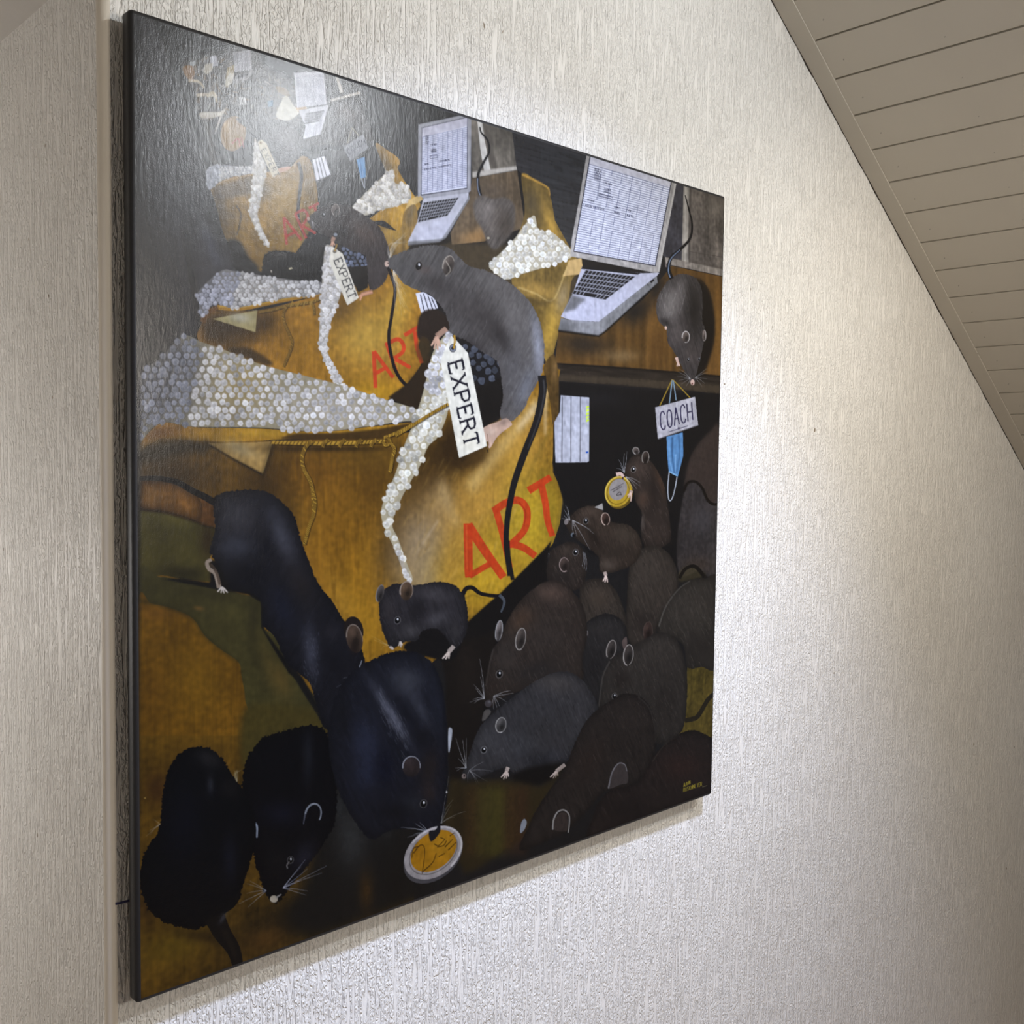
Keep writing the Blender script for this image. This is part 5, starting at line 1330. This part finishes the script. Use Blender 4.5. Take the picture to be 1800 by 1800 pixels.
# diving rat
fill('G', [(500, 840), (560, 860), (850, 900), (900, 1100), (840, 1280), (1000, 1500), (1100, 1640), (1000, 1560), (900, 1400), (825, 1270), (822, 1110), (740, 1062), (600, 1040), (200, 965), (330, 960), (500, 985)], (16, 15, 15), False, soft=1)
fill('G', [(980, 1480), (1080, 1580), (1190, 1780), (1230, 1900), (1140, 1760), (1040, 1600)], (22, 21, 20), soft=1)
p_ra, m = rat('G', [(518, 470), (560, 425), (700, 400), (850, 410), (950, 470), (1030, 560), (1062, 660), (1100, 780), (1180, 980), (1280, 1110), (1340, 1215), (1420, 1300), (1470, 1440), (1482, 1500), (1440, 1580), (1380, 1700), (1300, 1900), (1220, 1900), (1170, 1740), (1130, 1620), (1060, 1560), (985, 1490), (910, 1330), (835, 1250), (830, 1120), (760, 1052), (640, 1030), (570, 900), (520, 830), (500, 780), (532, 650), (525, 540)], (22, 22, 27), 'blue-black rat climbing down head first on the left', [(680, 560, 130, 130, 0, (58, 57, 60), .85), (660, 760, 120, 80, 0, (56, 58, 66), .8), (960, 700, 60, 200, -22, (66, 67, 74), .8), (860, 760, 26, 60, 0, (16, 17, 24), .9), (760, 950, 110, 80, 0, (13, 14, 20), .95), (1080, 1000, 80, 160, -25, (34, 30, 30), .7), (960, 1150, 70, 160, -20, (24, 27, 40), .7), (1140, 1420, 50, 170, -5, (66, 68, 78), .7), (1300, 1500, 90, 120, 0, (18, 18, 23), .8), (1270, 1300, 60, 60, 0, (40, 38, 42), .5)], gf=F_D2)
for i in range(90):
    x, y = rs.uniform(1090, 1190), rs.uniform(1300, 1700); stroke('G', [(x, y), (x + 4, y + 18)], 3, (112, 114, 124), 1.5, .3, clip=m)
ell('G', 1410, 1290, 62, 90, -8, (30, 24, 22), pid=p_ra); ear('G', 1416, 1340, 52, 92, -10, (78, 62, 50), (150, 138, 126), 9, p_ra, 190, 380); glow('G', 1410, 1400, 24, 40, 0, (30, 22, 20), .8)
stroke('G', [(48, 330), (120, 325), (210, 332), (300, 355), (380, 400), (460, 440), (530, 480)], 26, (18, 16, 17), 46, pid=p_ra)
stroke('G', [(510, 840), (482, 860), (495, 900), (535, 930), (560, 1020)], 20, (150, 134, 116), 30); stroke('G', [(505, 870), (540, 920), (565, 1000)], 18, (74, 60, 48), 20, .8); paw('G', 575, 1015, [(548, 1045), (570, 1052), (590, 1054), (612, 1050)], (206, 196, 182), 13)
stroke('G', [(1440, 1580), (1445, 1530), (1462, 1480)], 9, (170, 174, 180), 4, .8); whiskers('G', 1420, 1580, [(1340, 1592), (1360, 1600), (1300, 1650), (1410, 1570)], (130, 134, 140), 3, .6)
# front left black rats
p_j2, m = rat('J', [(632, 560), (655, 430), (745, 315), (880, 270), (1000, 242), (1100, 275), (1148, 400), (1162, 600), (1150, 800), (1060, 950), (960, 1080), (880, 1180), (825, 1245), (785, 1225), (740, 1150), (700, 1000), (640, 800)], (8, 8, 12), 'black rat facing forward in the lower left', [(1000, 420, 30, 140, 0, (30, 32, 38), .7), (850, 740, 110, 70, 0, (20, 21, 33), .7), (980, 980, 60, 90, 30, (34, 33, 42), .7), (820, 1000, 60, 120, 0, (18, 17, 18), .6)], fuzz=1.8)
for i in range(60):
    t = rs.rand(); x, y = np.interp(t, [0, .3, .6, 1], [640, 745, 900, 1100]), np.interp(t, [0, .3, .6, 1], [500, 320, 268, 270])
    stroke('J', [(x + rs.randn() * 6, y + 14), (x - 6 + rs.randn() * 6, y - 16)], 3, (14, 13, 14), 1, .8)
ring('J', 1030, 745, 44, 62, 15, 10, (146, 152, 160), 170, 380, .9, p_j2, 6); stroke('J', [(985, 740), (975, 800)], 8, (70, 72, 80), 6); stroke('J', [(686, 778), (712, 810), (712, 875)], 12, (140, 148, 160), 8)
eye('J', 902, 1002, 14, (120, 116, 112)); stroke('J', [(885, 1050), (882, 1030), (896, 1010)], 7, (112, 108, 106), 4); ell('J', 808, 1222, 22, 20, 0, (170, 160, 140), pid=p_j2); stroke('J', [(820, 1215), (850, 1195)], 12, (130, 126, 120), 5)
whiskers('J', 860, 1160, [(985, 1000), (1105, 1035), (1000, 1050), (960, 1040), (1000, 1178), (990, 1200), (1080, 1075)], (170, 172, 184), 3, .8); whiskers('J', 765, 1175, [(655, 1135), (672, 1120), (655, 1192), (610, 1250), (660, 1270)], (170, 172, 180), 3, .7)
p_j1, m = rat('J', [(55, 1160), (55, 1040), (95, 920), (160, 830), (178, 640), (210, 500), (262, 412), (335, 370), (420, 365), (505, 415), (560, 500), (640, 620), (700, 760), (690, 960), (640, 1120), (605, 1240), (540, 1300), (420, 1372), (330, 1390), (200, 1358), (110, 1290)], (7, 8, 12), 'black rat seen from behind in the lower left corner', [(440, 430, 80, 50, 30, (44, 42, 42), .6), (450, 580, 20, 50, 0, (56, 58, 64), .6), (300, 800, 110, 200, 0, (12, 14, 24), .7), (560, 1000, 40, 130, 0, (22, 24, 34), .7), (560, 600, 70, 60, 40, (24, 22, 22), .6)], fuzz=1.2)
m = stroke('J', [(470, 1320), (520, 1420), (580, 1510), (608, 1610)], 120, (16, 14, 14), 58, pid=p_j1); stroke('J', [(520, 1400), (570, 1490), (600, 1590)], 16, (52, 40, 26), 8, .5, soft=2)
glow('J', 520, 1330, 14, 40, 30, (70, 70, 74), .6)
whiskers('J', 165, 800, [(85, 870), (100, 840), (125, 770), (110, 860)], (150, 140, 120), 3, .7); ell('J', 80, 652, 6, 4, 0, (150, 120, 60))
for i in range(14): stroke('J', [(600, 560), (590 + rs.randn() * 8, 520), (600 + rs.randn() * 14, 495)], 2, (150, 140, 110), 1, .6)
# rat C (small, black, on the sack)
stroke('H', [(766, 345), (790, 305), (830, 300), (880, 335), (960, 350), (1005, 350)], 30, (20, 18, 20), 22); stroke('H', [(1000, 345), (1028, 375), (1028, 410), (1010, 455)], 20, (74, 80, 86), 10, .9)
stroke('H', [(780, 370), (830, 345), (880, 360), (930, 372)], 10, (110, 84, 24), 8, .5, soft=1)
fill('H', [(400, 660), (480, 610), (520, 545), (640, 540), (720, 620), (760, 660), (690, 760), (560, 740), (420, 700)], (20, 18, 18), soft=1)
p_rc, m = rat('H', [(238, 420), (248, 345), (300, 290), (370, 272), (450, 285), (600, 264), (700, 275), (762, 325), (792, 400), (802, 500), (785, 600), (745, 665), (715, 690), (690, 660), (660, 610), (600, 558), (510, 575), (480, 632), (410, 640), (370, 660), (320, 688), (290, 645), (252, 540)], (40, 38, 40), 'small black rat nibbling below the big letters', [(570, 340, 120, 50, 10, (66, 63, 64), .7), (600, 500, 90, 50, -20, (72, 70, 72), .7), (440, 570, 60, 50, 0, (70, 68, 68), .6), (300, 430, 50, 80, 0, (50, 46, 46), .6), (480, 440, 60, 90, 0, (28, 26, 28), .7), (720, 580, 40, 60, 0, (52, 50, 50), .6)])
ear('H', 245, 335, 24, 56, 14, (84, 78, 74), (140, 138, 136), 8, p_rc, 90, 300); ear('H', 412, 318, 42, 60, 6, (96, 76, 58), (176, 162, 148), 9, p_rc, 150, 400); eye('H', 355, 505, 16, (112, 110, 110))
ell('H', 318, 680, 16, 9, 30, (180, 168, 156)); paw('H', 372, 640, [(362, 668), (376, 676), (386, 664)], (190, 180, 168), 10); paw('H', 680, 705, [(640, 748), (660, 752), (680, 748)], (206, 190, 176), 14, (712, 668))
whiskers('H', 330, 655, [(320, 600), (335, 580), (350, 560), (360, 600), (345, 590)], (30, 28, 28), 4, .8); whiskers('H', 300, 665, [(205, 630), (240, 650), (190, 605), (250, 690)], (190, 170, 120), 3, .5)
# big blue-black rat in front with the coin
p_rb, m = rat('K', [(75, 560), (125, 400), (215, 292), (330, 218), (450, 172), (560, 155), (650, 180), (722, 245), (772, 345), (800, 500), (816, 700), (816, 1000), (802, 1150), (778, 1255), (745, 1310), (715, 1350), (680, 1320), (640, 1285), (560, 1285), (440, 1300), (350, 1352), (285, 1312), (220, 1225), (130, 1060), (85, 900), (62, 720)], (22, 23, 30), 'big blue-black rat with its nose on the two-tone coin', [(560, 350, 110, 90, 20, (62, 64, 70), .75), (460, 560, 34, 200, -32, (96, 98, 108), .75), (640, 520, 40, 140, -30, (62, 64, 72), .6), (300, 760, 90, 180, -10, (40, 44, 60), .8), (300, 950, 70, 90, 0, (36, 40, 56), .6), (420, 900, 60, 110, 0, (14, 16, 28), .9), (700, 900, 60, 120, 10, (34, 28, 26), .8), (700, 1060, 50, 70, 0, (46, 36, 32), .6), (600, 1140, 70, 60, 0, (42, 44, 48), .6), (500, 1180, 120, 60, 0, (15, 15, 19), .8), (700, 200, 60, 40, 30, (34, 33, 36), .6), (150, 560, 60, 180, 0, (17, 17, 21), .8), (660, 700, 70, 60, 0, (18, 18, 22), .7), (750, 500, 40, 200, -10, (30, 33, 42), .6)], fuzz=1.2, gf=F_D1)
for i in range(120):
    x, y = rs.uniform(380, 560), 0; y = 440 + (x - 360) * 1.45 + rs.randn() * 60
    stroke('K', [(x, y), (x + 16, y + 34)], 3, (130, 132, 140), 1.5, .28, clip=m)
ear('K', 588, 890, 58, 66, 5, (52, 44, 44), (176, 180, 188), 10, p_rb, 165, 365); glow('K', 590, 900, 30, 36, 0, (66, 54, 52), .6); fill('K', [(822, 655), (836, 645), (846, 665), (838, 740), (826, 802), (820, 760)], (160, 164, 170), pid=p_rb)
eye('K', 664, 1126, 18, (96, 92, 90)); ell('K', 810, 1052, 5, 7, 0, (190, 190, 190))
p_c2 = part('painted_coin', 'large silver-rimmed coin with a gold centre lying in front')
ell('K', 724, 1462, 208, 142, -38, (70, 68, 70), pid=p_c2); ell('K', 726, 1436, 206, 146, -38, (152, 146, 144), pid=p_c2); ring('K', 726, 1436, 198, 138, -38, 12, (196, 192, 190), 250, 440, .8); ring('K', 726, 1436, 170, 116, -38, 6, (90, 84, 80), 0, 360, .8)
m2 = ell('K', 728, 1425, 164, 112, -38, (160, 112, 22), pid=p_c2); glow('K', 780, 1380, 80, 60, -30, (176, 128, 30), .7, m2); glow('K', 640, 1440, 60, 60, 0, (136, 92, 16), .6, m2)
for st in ([(600, 1440), (640, 1390), (668, 1400), (668, 1480), (655, 1570)], [(655, 1560), (720, 1500), (745, 1440)], [(730, 1380), (760, 1390), (800, 1350)], [(750, 1400), (790, 1390), (810, 1360)], [(770, 1340), (800, 1350)], [(800, 1400), (850, 1350)], [(820, 1420), (870, 1370)], [(760, 1460), (800, 1440)], [(640, 1395), (600, 1410), (590, 1470)], [(830, 1330), (860, 1310)]): stroke('K', st, 8, (70, 46, 12), 5, .85)
fill('K', [(700, 1300), (740, 1290), (765, 1250), (770, 1300), (740, 1345), (712, 1365), (700, 1340)], (26, 25, 30)); whiskers('K', 690, 1300, [(520, 1275), (560, 1285), (610, 1250), (640, 1245), (560, 1340), (600, 1320)], (186, 188, 194), 3, .8); whiskers('K', 775, 1250, [(850, 1100), (930, 1175), (860, 1210), (840, 1130), (825, 950), (800, 1150)], (170, 168, 160), 3, .5)
# painted margins
fill('P', [(200, -30), (232, 10), (246, 30), (252, 400), (247, 800), (244, 1300), (244, 1800), (200, 1800)], (16, 16, 22), False, a=.85, soft=2)
stroke('P', [(228, 16), (600, 132), (900, 226), (1020, 264)], 10, (14, 13, 14), 5, .9, sm=False, soft=1)
stroke('P', [(1020, 264), (1273, 343)], 4, (14, 13, 16), 4, .9, sm=False)
IMG[:] *= 1 + .03 * F_F[..., None] + .012 * F_V[..., None]
IMG[:] = np.clip(IMG, .008, 1)
PAINT_GAIN = 0.57
# PAINT-END
# ------------------------------------------------------------------ painting: stretched canvas with the paint laid on its face
def paint_material():
    m, nt, b = nodes_mat('oil_paint_on_canvas')
    at = N(nt, 'ShaderNodeAttribute', attribute_name='paint')
    nt.links.new(at.outputs['Color'], b.inputs['Base Color'])
    weave = noise(nt, mapped(nt, (900, 1, 900)), 1, 2, .6)
    brush = noise(nt, mapped(nt, (260, 1, 70)), 1, 3, .6)
    lump = noise(nt, mapped(nt, (60, 1, 60)), 1, 2, .5)
    h = math_n(nt, 'ADD', math_n(nt, 'MULTIPLY', weave, .5), math_n(nt, 'MULTIPLY', brush, .9))
    h = math_n(nt, 'ADD', h, math_n(nt, 'MULTIPLY', lump, .8))
    bump(nt, b, h, 0.16, 0.0012)
    b.inputs['Roughness'].default_value = PAINT_ROUGH
    b.inputs['Specular IOR Level'].default_value = 0.32
    return m


PAINT_ROUGH = 0.25
M_PAINT = paint_material()
painting = bpy.data.objects.new('painting', None)
COL.objects.link(painting)
painting.location = (0.5, 0, 0)
setp(painting, 'large unframed dark painting of many rats, sacks and laptops hung on the wallpaper', 'painting')


def lin(a):
    return np.where(a <= .04045, a / 12.92, ((a + .055) / 1.055) ** 2.4)


EDGE = 0.0050
NX, NZ = 1000, 1240
t_ = np.linspace(0, 1, NX + 1)
gx = EDGE + (1 - 2 * EDGE) * (t_ * 0.72 + 0.28 * t_ ** 2)      # a little finer near the left end
gz = np.linspace(1 - EDGE, EDGE, NZ + 1)
PX = gx * PN - .5
PY = (1 - gz) * PN - .5
x0 = np.clip(np.floor(PX).astype(int), 0, PN - 2); fx = (PX - x0)[None, :, None].astype(np.float32)
y0 = np.clip(np.floor(PY).astype(int), 0, PN - 2); fy = (PY - y0)[:, None, None].astype(np.float32)
L_ = lin(IMG).astype(np.float32) * PAINT_GAIN
V_ = (L_[y0][:, x0] * (1 - fx) + L_[y0][:, x0 + 1] * fx) * (1 - fy) + (L_[y0 + 1][:, x0] * (1 - fx) + L_[y0 + 1][:, x0 + 1] * fx) * fy
cxm = np.clip((((gx[1:] + gx[:-1]) / 2) * PN).astype(int), 0, PN - 1); czm = np.clip(((1 - (gz[1:] + gz[:-1]) / 2) * PN).astype(int), 0, PN - 1)
FID = IDB[czm][:, cxm]                                            # paint layer of every facet
gi = np.arange((NX + 1) * (NZ + 1)).reshape(NZ + 1, NX + 1)
quads = np.stack([gi[:-1, :-1], gi[1:, :-1], gi[1:, 1:], gi[:-1, 1:]], -1)
GX, GZ = np.meshgrid(gx, gz)
POS = np.stack([GX - 0.5, np.full_like(GX, CANVAS_Y), GZ], -1).reshape(-1, 3).astype(np.float32)
VC = np.concatenate([V_.reshape(-1, 3), np.ones(((NX + 1) * (NZ + 1), 1), np.float32)], 1)
for pid in range(len(PARTS)):
    sel = quads[FID == pid]
    if len(sel) < 12: continue
    u, inv = np.unique(sel.ravel(), return_inverse=True)
    me = bpy.data.meshes.new(PARTS[pid])
    nq = len(sel)
    me.vertices.add(len(u)); me.vertices.foreach_set('co', POS[u].ravel())
    me.loops.add(nq * 4); me.loops.foreach_set('vertex_index', inv.astype(np.int32))
    me.polygons.add(nq); me.polygons.foreach_set('loop_start', np.arange(0, nq * 4, 4, dtype=np.int32))
    me.update(calc_edges=True)
    ca = me.color_attributes.new('paint', 'FLOAT_COLOR', 'POINT')
    ca.data.foreach_set('color', VC[u].ravel())
    me.materials.append(M_PAINT)
    o = bpy.data.objects.new(PARTS[pid], me)
    COL.objects.link(o)
    o.parent = painting
    if PLABEL[pid]: o['label'] = PLABEL[pid]

# wrapped black sides with a soft front edge
THK = 0.0152
loops = []
for (ins, y) in [(EDGE * (1 - math.sin(math.radians(a))), CANVAS_Y + EDGE * (1 - math.cos(math.radians(a)))) for a in (0, 15, 30, 45, 60, 75, 90)] + [(0.0, CANVAS_Y + THK), (0.018, CANVAS_Y + THK)]:
    rr = 0.0050
    L = []
    for (cx_, cz_, a0) in ((1 - rr, 1 - rr, 0), (rr, 1 - rr, 90), (rr, rr, 180), (1 - rr, rr, 270)):
        for k in range(6):
            a = math.radians(a0 + 90 * k / 5)
            r_in = max(rr - ins, 0.0)
            if ins > rr: L.append((min(max(cx_ + math.copysign(rr - ins, math.cos(a0 and math.radians(a0 + 45) or math.radians(45))), ins), 1 - ins) - .5, y, min(max(cz_, ins), 1 - ins)))
            else: L.append((cx_ + r_in * math.cos(a) - .5, y, cz_ + r_in * math.sin(a)))
    loops.append(L)
n = len(loops[0])
vs = [p for L in loops for p in L]
fs = []
for i in range(len(loops) - 1):
    for k in range(n):
        fs.append((i * n + k, i * n + (k + 1) % n, (i + 1) * n + (k + 1) % n, (i + 1) * n + k))
sd_o = link_mesh('canvas_edge', vs, fs, M_EDGE, painting, True)
bm = bmesh.new(); bm.from_mesh(sd_o.data); bmesh.ops.remove_doubles(bm, verts=bm.verts, dist=1e-6); bmesh.ops.recalc_face_normals(bm, faces=bm.faces); bm.to_mesh(sd_o.data); bm.free()
sd_o['label'] = 'black canvas wrapped round the sides'


def box(name, lo, hi, mat, parent):
    bm = bmesh.new()
    v = [bm.verts.new((x, y, z)) for x in (lo[0], hi[0]) for y in (lo[1], hi[1]) for z in (lo[2], hi[2])]
    for f in ((0, 1, 3, 2), (4, 6, 7, 5), (0, 4, 5, 1), (2, 3, 7, 6), (0, 2, 6, 4), (1, 5, 7, 3)): bm.faces.new([v[i] for i in f])
    bmesh.ops.bevel(bm, geom=list(bm.edges), offset=.0008, segments=1, affect='EDGES')
    return bm_obj(name, bm, mat, parent)


yb0, yb1 = CANVAS_Y + .003, CANVAS_Y + THK - .0005
for lo, hi in (((-.495, yb0, .004), (-.455, yb1, .996)), ((.455, yb0, .004), (.495, yb1, .996)), ((-.454, yb0, .004), (.454, yb1, .044)), ((-.454, yb0, .956), (.454, yb1, .996)), ((-.02, yb0, .045), (.02, yb1, .955))):
    box('stretcher_bar', lo, hi, M_WOOD, painting)
for sx in (-.46, .43):
    for z in (.05, .92):
        box('wall_spacer', (sx, yb1, z), (sx + .03, -.0002, z + .03), M_WOOD, painting)
bpy.context.view_layer.update()
